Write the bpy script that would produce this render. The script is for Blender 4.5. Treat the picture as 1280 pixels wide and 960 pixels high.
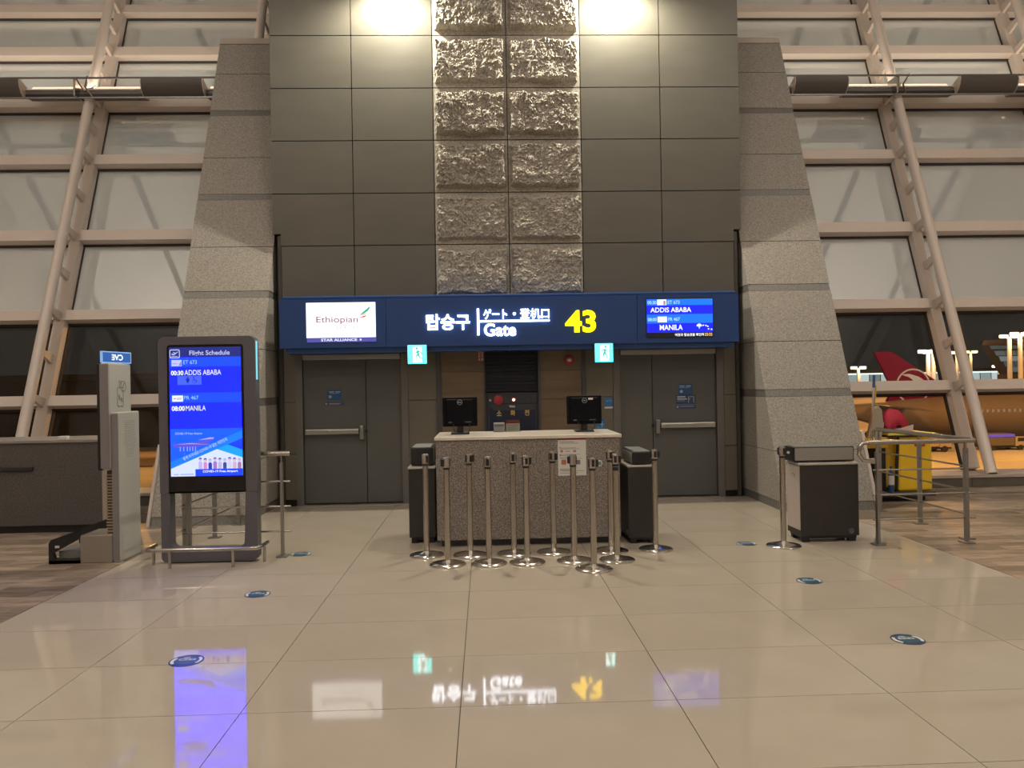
import bpy, bmesh, math, random
from mathutils import Vector, Matrix, noise
random.seed(7)
for o in list(bpy.data.objects): bpy.data.objects.remove(o)
SC = bpy.context.scene
COL = SC.collection

# ------------------------------------------------------------------ camera
CH = 1.6
cam_d = bpy.data.cameras.new('camera'); cam = bpy.data.objects.new('camera', cam_d); COL.objects.link(cam)
cam_d.sensor_width = 36.0; cam_d.lens = 960 / 1280 * 36.0; cam_d.clip_end = 600
yaw, pit, rol = -.03512268, .00219444, -.01742155
MR = Matrix.Rotation(yaw, 4, 'Z') @ Matrix.Rotation(math.pi / 2, 4, 'X') @ Matrix.Rotation(pit, 4, 'X') @ Matrix.Rotation(rol, 4, 'Z')
cam.matrix_world = Matrix.Translation((0, 0, CH)) @ MR
SC.camera = cam
# ------------------------------------------------------------------ view, world, lights
SC.view_settings.view_transform = 'Standard'; SC.view_settings.look = 'None'
SC.view_settings.exposure = 0.0; SC.view_settings.gamma = 1.0
try: SC.view_settings.use_curve_mapping = False
except Exception: pass
W = bpy.data.worlds.new('night_sky'); SC.world = W; W.use_nodes = True
W.node_tree.nodes['Background'].inputs['Color'].default_value = (.021, .0185, .0165, 1)
W.node_tree.nodes['Background'].inputs['Strength'].default_value = 1.0

def light(kind, name, loc, power, col, size=.1, size_y=None, rot=None, spot=None, blend=.3, spread=None):
    d = bpy.data.lights.new(name, kind); d.energy = power; d.color = col
    if kind == 'AREA':
        d.size = size
        if size_y: d.shape = 'RECTANGLE'; d.size_y = size_y
        if spread: d.spread = spread
    else: d.shadow_soft_size = size
    if spot: d.spot_size = spot; d.spot_blend = blend
    o = bpy.data.objects.new(name, d); COL.objects.link(o); o.location = loc
    if rot: o.rotation_euler = rot
    return o
WARM = (1.0, .88, .775)
for lx in (-7.5, .4, 8.2):            # ceiling downlights over the hall
    for ly in (-9.0, -2.0, 4.5):
        light('AREA', 'ceiling_lamp', (lx, ly, 11.6), 146, WARM, 1.3)
for lx in (-8, 8.7):                  # added upward fill without fixtures, brightens the ceiling for its bounce
    for ly in (-6.5, 1.5):
        light('AREA', 'ceiling_wash_fill', (lx, ly, 7.4), 300, WARM, 1.0, 3.0, rot=(math.pi, 0, 0))
FLOOD = (1.0, .92, .735)
LAMPS = ((-1.19, 10.24, 7.50), (1.9, 10.24, 7.52))
for (lx, ly, lz) in LAMPS:
    light('SPOT', 'wall_flood_bulb', (lx, ly + .06, lz - .33), 640, FLOOD, .06, rot=Vector((0, -.24, -.97)).to_track_quat('-Z', 'Y').to_euler(), spot=math.radians(174), blend=.6)
SOD = (1.0, .46, .12)
for (lx, ly, lz, p) in ((34, 68, 9, 26000), (60, 66, 9, 34000), (92, 100, 14, 26000), (-36, 74, 8, 13000), (60, 112, 14, 22000)):
    light('POINT', 'apron_flood', (lx, ly, lz), p, SOD, .5)

# ------------------------------------------------------------------ materials
MATS = {}
def mk(name):
    m = bpy.data.materials.new(name); m.use_nodes = True; nt = m.node_tree
    return m, nt, nt.nodes['Principled BSDF']
def flat(name, col, rough=.5, metal=0, emit=None, es=1.0, spec=None, coat=0, trans=0):
    if name in MATS: return MATS[name]
    m, nt, b = mk(name)
    b.inputs['Base Color'].default_value = (*col, 1); b.inputs['Roughness'].default_value = rough; b.inputs['Metallic'].default_value = metal
    if spec is not None: b.inputs['Specular IOR Level'].default_value = spec
    if coat: b.inputs['Coat Weight'].default_value = coat; b.inputs['Coat Roughness'].default_value = .05
    if emit: b.inputs['Emission Color'].default_value = (*emit, 1); b.inputs['Emission Strength'].default_value = es
    if trans: b.inputs['Transmission Weight'].default_value = trans
    MATS[name] = m; return m
def glow(name, col, s): return flat(name, (.02, .02, .02), .4, emit=col, es=s)
def ramp(nt, fac, stops):
    r = nt.nodes.new('ShaderNodeValToRGB'); e = r.color_ramp.elements
    while len(e) < len(stops): e.new(.5)
    for i, (p, c) in enumerate(stops): e[i].position = p; e[i].color = (*c, 1)
    nt.links.new(fac, r.inputs[0]); return r.outputs[0]
def tex(nt, kind, scale, vec=None, **kw):
    n = nt.nodes.new(kind)
    n.inputs['Scale'].default_value = scale
    for k, v in kw.items(): n.inputs[k].default_value = v
    if vec: nt.links.new(vec, n.inputs['Vector'])
    return n
def coords(nt, sc=(1, 1, 1)):
    t = nt.nodes.new('ShaderNodeTexCoord'); mp = nt.nodes.new('ShaderNodeMapping'); mp.inputs['Scale'].default_value = sc
    nt.links.new(t.outputs['Object'], mp.inputs['Vector']); return mp.outputs[0]
def bump(nt, b, h, st, dist=.01):
    n = nt.nodes.new('ShaderNodeBump'); n.inputs['Strength'].default_value = st; n.inputs['Distance'].default_value = dist
    nt.links.new(h, n.inputs['Height']); nt.links.new(n.outputs[0], b.inputs['Normal'])
def granite(name, c0, c1, c2, scale, rough, bs=.0):
    if name in MATS: return MATS[name]
    m, nt, b = mk(name); v = coords(nt)
    n = tex(nt, 'ShaderNodeTexNoise', scale, v, Detail=3.0, Roughness=.7)
    c = ramp(nt, n.outputs['Fac'], [(.33, c0), (.5, c1), (.67, c2)])
    nt.links.new(c, b.inputs['Base Color']); b.inputs['Roughness'].default_value = rough
    if bs: bump(nt, b, n.outputs['Fac'], bs, .004)
    MATS[name] = m; return m
def noisy(name, c0, c1, scale, rough, sc=(1, 1, 1), bs=0, metal=0, coat=0):
    if name in MATS: return MATS[name]
    m, nt, b = mk(name); v = coords(nt, sc)
    n = tex(nt, 'ShaderNodeTexNoise', scale, v, Detail=4.0)
    nt.links.new(ramp(nt, n.outputs['Fac'], [(.3, c0), (.7, c1)]), b.inputs['Base Color'])
    b.inputs['Roughness'].default_value = rough; b.inputs['Metallic'].default_value = metal
    if coat: b.inputs['Coat Weight'].default_value = coat; b.inputs['Coat Roughness'].default_value = .04
    if bs: bump(nt, b, n.outputs['Fac'], bs)
    MATS[name] = m; return m

M_TILE = noisy('polished_tile', (.405, .35, .28), (.44, .382, .306), 1.6, .045)
M_JOINT = flat('tile_joint', (.10, .085, .065), .8)
def plank_mat():
    m, nt, b = mk('wood_plank'); v = coords(nt, (1.2, 16, 8))
    oi = nt.nodes.new('ShaderNodeObjectInfo')
    add = nt.nodes.new('ShaderNodeVectorMath'); add.operation = 'ADD'; nt.links.new(v, add.inputs[0])
    mu = nt.nodes.new('ShaderNodeMath'); mu.operation = 'MULTIPLY'; mu.inputs[1].default_value = 57.0
    nt.links.new(oi.outputs['Random'], mu.inputs[0]); nt.links.new(mu.outputs[0], add.inputs[1])
    n = tex(nt, 'ShaderNodeTexNoise', 3.0, add.outputs[0], Detail=5.0, Roughness=.6)
    g = ramp(nt, n.outputs['Fac'], [(.3, (.17, .122, .088)), (.5, (.34, .26, .195)), (.72, (.54, .435, .34))])
    t = ramp(nt, oi.outputs['Random'], [(0, (.42, .42, .42)), (.5, (.75, .75, .75)), (1, (1.05, 1.05, 1.05))])
    mx = nt.nodes.new('ShaderNodeMixRGB'); mx.blend_type = 'MULTIPLY'; mx.inputs[0].default_value = 1
    nt.links.new(g, mx.inputs[1]); nt.links.new(t, mx.inputs[2]); nt.links.new(mx.outputs[0], b.inputs['Base Color'])
    b.inputs['Roughness'].default_value = .38; return m
M_PLANK = plank_mat()
M_PANEL = noisy('bronze_grey_panel', (.092, .086, .069), (.104, .097, .078), 2.0, .42, (1, 1, 3))
M_LOWPANEL = noisy('beige_grey_panel', (.115, .104, .080), (.13, .117, .09), 2.0, .42)
M_GROUT = flat('dark_joint', (.035, .03, .026), .8)
M_ROCK = granite('split_rock', (.23, .21, .18), (.34, .31, .265), (.45, .42, .36), 38, .95, .5)
M_GRAN = granite('pillar_granite', (.17, .155, .134), (.28, .258, .225), (.38, .355, .315), 60, .7, .25)
M_BAND = granite('granite_band', (.09, .085, .076), (.145, .135, .12), (.20, .19, .17), 70, .4)
M_CTR = granite('counter_granite', (.05, .043, .037), (.20, .172, .147), (.40, .35, .305), 82, .35)
M_CTOP = noisy('counter_top', (.62, .56, .47), (.68, .61, .52), 9, .22)
M_DESK = granite('desk_stone', (.055, .05, .048), (.085, .078, .074), (.12, .11, .104), 55, .5)
M_PAINT = flat('facade_paint', (.72, .635, .565), .42)
M_DARKLIP = flat('dark_gasket', (.05, .04, .035), .7)
M_STEEL = flat('brushed_steel', (.47, .44, .40), .17, 1)
M_CHROME = flat('polished_steel', (.62, .58, .53), .16, 1)
M_DULL = flat('dull_steel', (.30, .285, .265), .42, .8)
M_BLACK = flat('black_plastic', (.012, .012, .013), .45)
M_CAB = noisy('charcoal_laminate', (.022, .020, .019), (.028, .026, .024), 6, .45)
M_PALE = flat('pale_end_panel', (.47, .40, .36), .45)
M_DOOR = noisy('grey_door_paint', (.083, .084, .079), (.089, .090, .085), 1.5, .38)
M_DFRAME = flat('door_frame_steel', (.12, .115, .106), .35)
M_WOODP = noisy('walnut_laminate', (.115, .08, .047), (.15, .106, .063), 2.2, .42, (1, 1, 9))
M_STRIP = flat('dark_strip', (.055, .055, .06), .45)
M_SHUT = flat('dark_shutter', (.020, .021, .028), .55, spec=.2)
M_BLUE = flat('sign_blue', (.014, .052, .20), .40)
M_BLUELIP = flat('sign_lip_blue', (.02, .075, .26), .28)
M_WHITE = flat('white_plastic', (.62, .61, .58), .4)
M_GREYP = flat('grey_plastic', (.26, .25, .25), .4)
M_KIOSK = flat('kiosk_grey', (.115, .112, .128), .38, .2)
M_RED = flat('signal_red', (.34, .02, .03), .45)
M_PAPER = flat('paper', (.62, .60, .56), .7)
M_INK = flat('ink_grey', (.16, .16, .17), .7)
M_YEL = flat('yellow_vinyl', (.78, .50, .02), .42)
M_CEIL = flat('ceiling_white', (.77, .78, .76), .8)
M_WALLX = flat('hall_wall', (.45, .41, .36), .8)
def glass_mat(name, refl, white=None):
    m = bpy.data.materials.new(name); m.use_nodes = True; nt = m.node_tree; nt.nodes.clear()
    out = nt.nodes.new('ShaderNodeOutputMaterial'); mix = nt.nodes.new('ShaderNodeMixShader'); gl = nt.nodes.new('ShaderNodeBsdfGlossy')
    gl.inputs['Roughness'].default_value = 0.0; gl.inputs['Color'].default_value = (.95, .95, .93, 1)
    t = nt.nodes.new('ShaderNodeTexCoord'); n = nt.nodes.new('ShaderNodeTexNoise'); n.inputs['Scale'].default_value = 1.3
    nt.links.new(t.outputs['Object'], n.inputs['Vector'])
    bp = nt.nodes.new('ShaderNodeBump'); bp.inputs['Strength'].default_value = .014; bp.inputs['Distance'].default_value = .02
    nt.links.new(n.outputs['Fac'], bp.inputs['Height']); nt.links.new(bp.outputs[0], gl.inputs['Normal'])
    lw = nt.nodes.new('ShaderNodeFresnel'); lw.inputs['IOR'].default_value = refl
    nt.links.new(lw.outputs[0], mix.inputs[0])
    if white:
        b = nt.nodes.new('ShaderNodeBsdfDiffuse'); b.inputs['Color'].default_value = (*white, 1)
        mp = nt.nodes.new('ShaderNodeMapping'); mp.inputs['Scale'].default_value = (.35, 6, 6); nt.links.new(t.outputs['Object'], mp.inputs[0])
        w = nt.nodes.new('ShaderNodeTexNoise'); w.inputs['Scale'].default_value = 1.0; nt.links.new(mp.outputs[0], w.inputs['Vector'])
        b2 = nt.nodes.new('ShaderNodeBump'); b2.inputs['Strength'].default_value = .15; b2.inputs['Distance'].default_value = .03
        nt.links.new(w.outputs['Fac'], b2.inputs['Height']); nt.links.new(b2.outputs[0], b.inputs['Normal'])
        nt.links.new(b.outputs[0], mix.inputs[1])
    else:
        b = nt.nodes.new('ShaderNodeBsdfTransparent'); b.inputs['Color'].default_value = (.86, .87, .86, 1); nt.links.new(b.outputs[0], mix.inputs[1])
    nt.links.new(gl.outputs[0], mix.inputs[2]); nt.links.new(mix.outputs[0], out.inputs[0])
    return m
M_GLASS = glass_mat('clear_glass', 1.30)
M_SPAN = glass_mat('white_backed_glass', 4.6, (.70, .77, .78))
M_CLEARPL = glass_mat('clear_acrylic', 1.3)

# ------------------------------------------------------------------ mesh building
class B:
    def __init__(s): s.v = []; s.f = []
    def add(s, vs, fs):
        k = len(s.v); s.v += [tuple(v) for v in vs]; s.f += [tuple(i + k for i in f) for f in fs]; return s
    def hexa(s, p): # 8 points: bottom 4 ccw, top 4
        return s.add(p, [(3, 2, 1, 0), (4, 5, 6, 7), (0, 1, 5, 4), (1, 2, 6, 5), (2, 3, 7, 6), (3, 0, 4, 7)])
    def box(s, x0, x1, y0, y1, z0, z1):
        return s.hexa([(x0, y0, z0), (x1, y0, z0), (x1, y1, z0), (x0, y1, z0), (x0, y0, z1), (x1, y0, z1), (x1, y1, z1), (x0, y1, z1)])
    def bbox(s, x0, x1, y0, y1, z0, z1, r=.01, seg=2):   # rounded box
        bm = bmesh.new(); bmesh.ops.create_cube(bm, size=1)
        for v in bm.verts: v.co = Vector(((x0 + x1) / 2 + v.co.x * (x1 - x0), (y0 + y1) / 2 + v.co.y * (y1 - y0), (z0 + z1) / 2 + v.co.z * (z1 - z0)))
        bmesh.ops.bevel(bm, geom=bm.edges[:], offset=r, segments=seg, affect='EDGES', profile=.5)
        bm.verts.index_update(); s.add([v.co for v in bm.verts], [[v.index for v in f.verts] for f in bm.faces]); bm.free(); return s
    def cyl(s, p0, p1, r0, r1=None, n=16, cap=True):
        p0, p1 = Vector(p0), Vector(p1); r1 = r0 if r1 is None else r1
        d = (p1 - p0).normalized(); a = d.orthogonal().normalized(); b = d.cross(a); vs = []
        for p, r in ((p0, r0), (p1, r1)):
            for i in range(n):
                t = 2 * math.pi * i / n; vs.append(p + a * (r * math.cos(t)) + b * (r * math.sin(t)))
        fs = [(i, (i + 1) % n, n + (i + 1) % n, n + i) for i in range(n)]
        if cap: fs += [tuple(range(n - 1, -1, -1)), tuple(range(n, 2 * n))]
        return s.add(vs, fs)
    def lathe(s, c, prof, n=28, axis='Z'):
        c = Vector(c); vs = []; fs = []
        for r, h in prof:
            for i in range(n):
                t = 2 * math.pi * i / n; q = (r * math.cos(t), r * math.sin(t), h)
                if axis == 'Y': q = (q[0], -q[2], q[1])
                vs.append(c + Vector(q))
        for k in range(len(prof) - 1):
            for i in range(n): fs.append((k * n + i, k * n + (i + 1) % n, (k + 1) * n + (i + 1) % n, (k + 1) * n + i))
        fs += [tuple(range(n - 1, -1, -1)), tuple((len(prof) - 1) * n + i for i in range(n))]
        return s.add(vs, fs)
    def tube(s, pts, r, n=10, closed=False):
        pts = [Vector(p) for p in pts]; N = len(pts); vs = []; fs = []; up = None
        for i, p in enumerate(pts):
            d = ((pts[min(i + 1, N - 1)] - p).normalized() + (p - pts[max(i - 1, 0)]).normalized()).normalized()
            up = d.orthogonal().normalized() if up is None else (up - d * up.dot(d)).normalized()
            b = d.cross(up); rr = r[i] if isinstance(r, (list, tuple)) else r
            for k in range(n):
                t = 2 * math.pi * k / n; vs.append(p + up * (rr * math.cos(t)) + b * (rr * math.sin(t)))
        for i in range(N - 1):
            for k in range(n): fs.append((i * n + k, i * n + (k + 1) % n, (i + 1) * n + (k + 1) % n, (i + 1) * n + k))
        fs += [tuple(range(n - 1, -1, -1)), tuple((N - 1) * n + k for k in range(n))]
        return s.add(vs, fs)
    def prism(s, pts, fr, d0, d1):  # 2d polygon in frame fr, from depth d0 to d1 along the normal
        o, u, v, nn = fr; k = len(pts)
        vs = [o + u * a + v * b + nn * d for d in (d0, d1) for a, b in pts]
        fs = [tuple(range(k - 1, -1, -1)), tuple(range(k, 2 * k))] + [(i, (i + 1) % k, k + (i + 1) % k, k + i) for i in range(k)]
        return s.add(vs, fs)
    def quad(s, a0, a1, b0, b1, fr, d0=0, d1=.002): return s.prism([(a0, b0), (a1, b0), (a1, b1), (a0, b1)], fr, d0, d1)
    def ball(s, c, r, n=16, m=10, sz=(1, 1, 1)):
        c = Vector(c); vs = []; fs = []
        for j in range(m + 1):
            ph = math.pi * j / m
            for i in range(n):
                t = 2 * math.pi * i / n; vs.append(c + Vector((r * sz[0] * math.sin(ph) * math.cos(t), r * sz[1] * math.sin(ph) * math.sin(t), r * sz[2] * math.cos(ph))))
        for j in range(m):
            for i in range(n): fs.append((j * n + i, (j + 1) * n + i, (j + 1) * n + (i + 1) % n, j * n + (i + 1) % n))
        return s.add(vs, fs)
def frame(o, u=(1, 0, 0), v=(0, 0, 1)):
    u = Vector(u).normalized(); v = Vector(v).normalized(); return (Vector(o), u, v, u.cross(v))
def FRONT(y): return frame((0, y, 0))
def circ(cx, cz, r, n=20, sx=1, t0=0, t1=2 * math.pi):
    full = abs(t1 - t0 - 2 * math.pi) < 1e-6
    return [(cx + sx * r * math.cos(t0 + (t1 - t0) * i / (n if full else n - 1)), cz + r * math.sin(t0 + (t1 - t0) * i / (n if full else n - 1))) for i in range(n)]
def rrect(a0, a1, b0, b1, r, n=5):
    pts = []
    for cx, cz, t in ((a1 - r, b1 - r, 0), (a0 + r, b1 - r, 90), (a0 + r, b0 + r, 180), (a1 - r, b0 + r, 270)):
        for i in range(n + 1):
            q = math.radians(t + 90 * i / n); pts.append((cx + r * math.cos(q), cz + r * math.sin(q)))
    return pts
def wloc(o):
    v = Vector((0, 0, 0))
    while o: v += o.location; o = o.parent
    return v
def obj(name, b, mat, parent=None, smooth=False, **props):
    me = bpy.data.meshes.new(name); off = wloc(parent) if parent else Vector((0, 0, 0))
    me.from_pydata([tuple(Vector(v) - off) for v in b.v], [], b.f)
    bm = bmesh.new(); bm.from_mesh(me); bmesh.ops.recalc_face_normals(bm, faces=bm.faces[:]); bm.to_mesh(me); bm.free()
    if isinstance(mat, (list, tuple)):
        for q in mat: me.materials.append(q)
    else: me.materials.append(mat)
    if smooth:
        for p in me.polygons: p.use_smooth = True
        try: me.set_sharp_from_angle(angle=math.radians(38))
        except Exception: pass
    o = bpy.data.objects.new(name, me); COL.objects.link(o)
    if parent: o.parent = parent
    for k, v in props.items(): o[k] = v
    return o
def thing(name, label, cat, loc=(0, 0, 0), group=None):
    o = bpy.data.objects.new(name, None); COL.objects.link(o); o.location = loc; o.empty_display_size = .1
    tag(o, label, cat, group); return o
def tag(o, label, cat, group=None):
    o['label'] = label; o['category'] = cat
    if group: o['group'] = group
    return o
def struct(name, loc=(0, 0, 0)):
    o = bpy.data.objects.new(name, None); COL.objects.link(o); o.location = loc; o['kind'] = 'structure'; return o
def sobj(name, b, mat, **kw): return obj(name, b, mat, None, kind='structure', **kw)
def copy_tree(o, parent=None):
    c = o.copy(); COL.objects.link(c)
    if parent: c.parent = parent
    for ch in list(o.children): copy_tree(ch, c)
    return c
_fc = {}
def txt(b, s, a0, a1, b0, b1, fr, d=.001, wt=0.0, ext=0.0, keep=False):
    """lettering s, fitted to the box a0..a1 x b0..b1 of frame fr, added to b"""
    key = (s, wt, ext > 0)
    if key not in _fc:
        cu = bpy.data.curves.new('lettering', 'FONT'); cu.body = s; cu.size = 1; cu.offset = wt; cu.resolution_u = 4
        o = bpy.data.objects.new('lettering', cu); COL.objects.link(o)
        dg = bpy.context.evaluated_depsgraph_get(); me = bpy.data.meshes.new_from_object(o.evaluated_get(dg))
        _fc[key] = ([v.co.copy() for v in me.vertices], [list(p.vertices) for p in me.polygons])
        bpy.data.objects.remove(o); bpy.data.curves.remove(cu); bpy.data.meshes.remove(me)
    vs, fs = _fc[key]
    if not vs: return b
    x0 = min(v.x for v in vs); x1 = max(v.x for v in vs); y0 = min(v.y for v in vs); y1 = max(v.y for v in vs)
    sx = (a1 - a0) / max(x1 - x0, 1e-6); sy = (b1 - b0) / max(y1 - y0, 1e-6)
    o, u, w, n = fr
    P = [o + u * (a0 + (v.x - x0) * sx) + w * (b0 + (v.y - y0) * sy) + n * d for v in vs]
    if ext > 0:
        # side walls along boundary edges
        k = len(P); ec = {}
        for f in fs:
            for i in range(len(f)):
                e = (f[i], f[(i + 1) % len(f)]); ec[e] = 1
        walls = [(a, c, c + k, a + k) for (a, c) in ec if (c, a) not in ec]
        P2 = [p + n * ext for p in P]
        return b.add(P + P2, [tuple(x + k for x in f) for f in fs] + walls)
    return b.add(P, fs)
PI = math.pi

# ================================================================== SETTING
# ---- stone floor: slab with joint colour, tiles as parts
fl = sobj('floor', B().box(-13.2, 14, -13.2, 11.6, -.25, -.012), M_JOINT)
TX0, TDX, TY0, TDY, G = -3.42, 1.09, 3.13, .72, .0022
tile_me = None
def shared(name, key, make, mat, parent, loc, store={}):
    if key not in store:
        me = bpy.data.meshes.new(name); b = make(); me.from_pydata([tuple(v) for v in b.v], [], b.f)
        bm = bmesh.new(); bm.from_mesh(me); bmesh.ops.recalc_face_normals(bm, faces=bm.faces[:]); bm.to_mesh(me); bm.free()
        me.materials.append(mat); store[key] = me
    o = bpy.data.objects.new(name, store[key]); COL.objects.link(o); o.parent = parent
    o.location = Vector(loc) - wloc(parent); return o
for i in range(7):
    for j in range(-1, 11):
        y0 = TY0 + TDY * j
        y1 = min(y0 + TDY, 10.62)
        shared('floor_tile', ('t', round(y1 - y0, 3)), lambda: B().box(G, TDX - G, G, y1 - y0 - G, -.02, 0), M_TILE, fl, (TX0 + TDX * i, y0, 0))
ft = obj('floor_tile_field', B(), M_TILE, fl); ft['kind'] = 'stuff'
bb = B()
for i in range(7):
    for j in range(-22, -1): bb.box(TX0 + TDX * i + G, TX0 + TDX * (i + 1) - G, TY0 + TDY * j + G, TY0 + TDY * (j + 1) - G, -.02, 0)
ft.data.from_pydata([tuple(v) for v in bb.v], [], bb.f)
# ---- wood plank floor on both sides
wf = sobj('wood_floor', B().box(-13.2, -3.423, -13.2, 11.05, -.02, -.004).box(4.213, 14, -13.2, 11.05, -.02, -.004), noisy('wood_base', (.27, .195, .135), (.40, .30, .22), 3, .4, (1.2, 14, 1)))
PL, PW = .92, .152
for side, xa, xb, ya, yb in ((-1, -6.2, -3.425, 5.3, 10.98), (1, 4.215, 7.9, 5.6, 10.98)):
    r = 0; y = ya
    while y < yb - .02:
        off = (r * .37) % 1.0 * PL
        xs = [xa] + [x for x in (xa - off + PL * k for k in range(1, 8)) if xa + .05 < x < xb - .05] + [xb]
        for x0, x1 in zip(xs, xs[1:]):
            w = min(PW, yb - y)
            shared('plank', ('p', round(x1 - x0, 2), round(w, 3)), lambda: B().box(.001, x1 - x0 - .001, .0012, w - .0012, -.008, 0), M_PLANK, wf, (x0, y, 0))
        y += PW; r += 1
# ---- hall shell out of view
sobj('wall_left', B().box(-13.4, -13.2, -13.4, 16.3, -.2, 12.2), M_WALLX)
sobj('wall_right', B().box(14, 14.2, -13.4, 16.3, -.2, 12.2), M_WALLX)
sobj('wall_rear', B().box(-13.4, 14.2, -13.6, -13.4, -.2, 12.2), M_WALLX)
ce = sobj('ceiling', B().box(-13.4, 14.2, -13.6, 16.4, 12, 12.2), M_CEIL)
for k in range(10):
    obj('ceiling_rib', B().box(-12.3 + 2.85 * k, -12.2 + 2.85 * k, -13.4, 15.6, 11.86, 12), flat('ceiling_rib', (.16, .14, .12), .6), ce)
# ---- portal wall (upper): metal panels and split stone
CX = .375
wb = sobj('wall_back', B().box(-2.868, 3.615, 10.64, 14.6, 3.73, 12).box(-2.868, 3.615, 10.78, 14.6, 0, 3.73).box(-2.80, -2.755, 10.60, 10.80, 0, 3.70).box(3.505, 3.55, 10.60, 10.80, 0, 3.70), flat('wall_core', (.045, .04, .034), .7))
ZR = [2.80, 3.56, 4.275, 5.0, 5.72, 6.445, 7.17, 7.9, 8.62, 9.34, 10.06, 10.8, 11.5, 11.99]
XC = [-2.87, -1.76, -.65, None, 1.39, 2.5, 3.617]
g = .006
for k in range(len(ZR) - 1):
    for a, b_ in ((-2.87, -1.76), (-1.76, -.65), (1.39, 2.5), (2.5, 3.617)):
        z0, z1 = ZR[k], ZR[k + 1]; x0, x1 = a, b_
        if k == 0: x0 = max(x0, -2.755); x1 = min(x1, 3.505)
        if k == 1 and (a < -2.8 or b_ > 3.6):     # notched panels where the wall steps in
            p = [(x0 + g, 3.73), (x0 + g, z1 - g), (x1 - g, z1 - g), (x1 - g, z0 + g), (-2.755, z0 + g), (-2.755, 3.73)] if a < -2.8 else \
                [(x0 + g, z0 + g), (x0 + g, z1 - g), (x1 - g, z1 - g), (x1 - g, 3.73), (3.505, 3.73), (3.505, z0 + g)]
            obj('wall_panel', B().prism(p, FRONT(10.6), -.05, 0), M_PANEL, wb)
        else:
            obj('wall_panel', B().box(x0 + g, x1 - g, 10.6, 10.65, z0 + g, z1 - g), M_PANEL, wb)
def rock(x0, x1, z0, z1, seed, rough=1.0):
    nx, nz = 84, 58; b = B(); rr = random.Random(seed); of = Vector((seed * 3.7, seed * 1.3, seed * 2.1)); amp = .125 * rr.uniform(.85, 1.2)
    W_, H_ = x1 - x0, z1 - z0
    for j in range(nz + 1):
        for i in range(nx + 1):
            x = W_ * i / nx; z = H_ * j / nz; p = Vector((x, z, 0))
            wob = .022 * noise.noise(p * 9 + of) + .012 * noise.noise(p * 26 + of); wob2 = .034 * noise.noise(Vector((x, 0, 0)) * 5 + of * 2) + .014 * noise.noise(Vector((x * 21, z * 4, 3)) + of)
            e = min((x - .022) + wob, (W_ - .022 - x) + wob, (z - .055) + wob2, (H_ - .06 - z) + wob2)
            k = max(0, min(1, e / .035)); k = k * k * (3 - 2 * k)
            q = p + of
            h = .55 + .28 * noise.noise(q * 3.2) + .42 * abs(noise.noise(q * 9)) + .36 * abs(noise.noise(Vector((q.x * 22, q.y * 19, 5)))) + .30 * abs(noise.noise(q * 44))
            b.v.append((x0 + x, 10.6 - k * amp * h * rough, z0 + z))
    for j in range(nz):
        for i in range(nx):
            a = j * (nx + 1) + i; b.f.append((a, a + 1, a + nx + 2, a + nx + 1))
    # edge returns to the wall
    k = len(b.v); b.box(x0, x1, 10.602, 10.65, z0, z1); return b
for k in range(len(ZR) - 1):
    for x0, x1 in ((-.65, .37), (.37, 1.39)):
        if ZR[k] < 7.2: obj('split_stone', rock(x0 + .007, x1 - .007, ZR[k] + .007, ZR[k + 1] - .007, 3 + 7 * k + (1 if x0 > 0 else 0), .8 if k < 2 else 1.1), M_ROCK, wb, smooth=False)
        else: obj('split_stone', B().box(x0 + .007, x1 - .007, 10.54, 10.65, ZR[k] + .007, ZR[k + 1] - .007), M_ROCK, wb)
# ---- lower wall infill
lw = sobj('wall_lower', B().box(-2.755, 3.505, 10.70, 10.79, 0, 2.9), M_GROUT)
for x0, x1 in ((-2.75, -2.60), (-1.055, -.674), (1.40, 1.775), (3.335, 3.50)):
    for z0, z1 in ((.09, .708), (.716, 1.42), (1.428, 2.9)):
        obj('wall_panel', B().box(x0, x1, 10.62, 10.70, z0, z1), M_LOWPANEL, lw)
    obj('kick_strip', B().box(x0, x1, 10.66, 10.70, 0, .09), M_BLACK, lw)
for x0, x1 in ((-.672, -.608), (1.345, 1.398), (-.012, .003), (.735, .765)):
    obj('wall_strip', B().box(x0, x1, 10.60, 10.70, 0, 2.9), M_STRIP, lw)
for x0, x1 in ((-.606, -.014), (.767, 1.343)):
    for z0, z1 in ((0, .70), (.706, 1.408), (1.414, 1.80), (1.803, 2.9)):
        obj('wood_panel', B().box(x0, x1, 10.625, 10.70, z0, z1), M_WOODP, lw)
sh = B()
for k in range(29): sh.box(.005, .733, 10.652 + .008 * (k % 2), 10.70, 1.52 + .047 * k, 1.562 + .047 * k)
obj('shutter_grille', sh, M_SHUT, lw)['kind'] = 'stuff'
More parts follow.
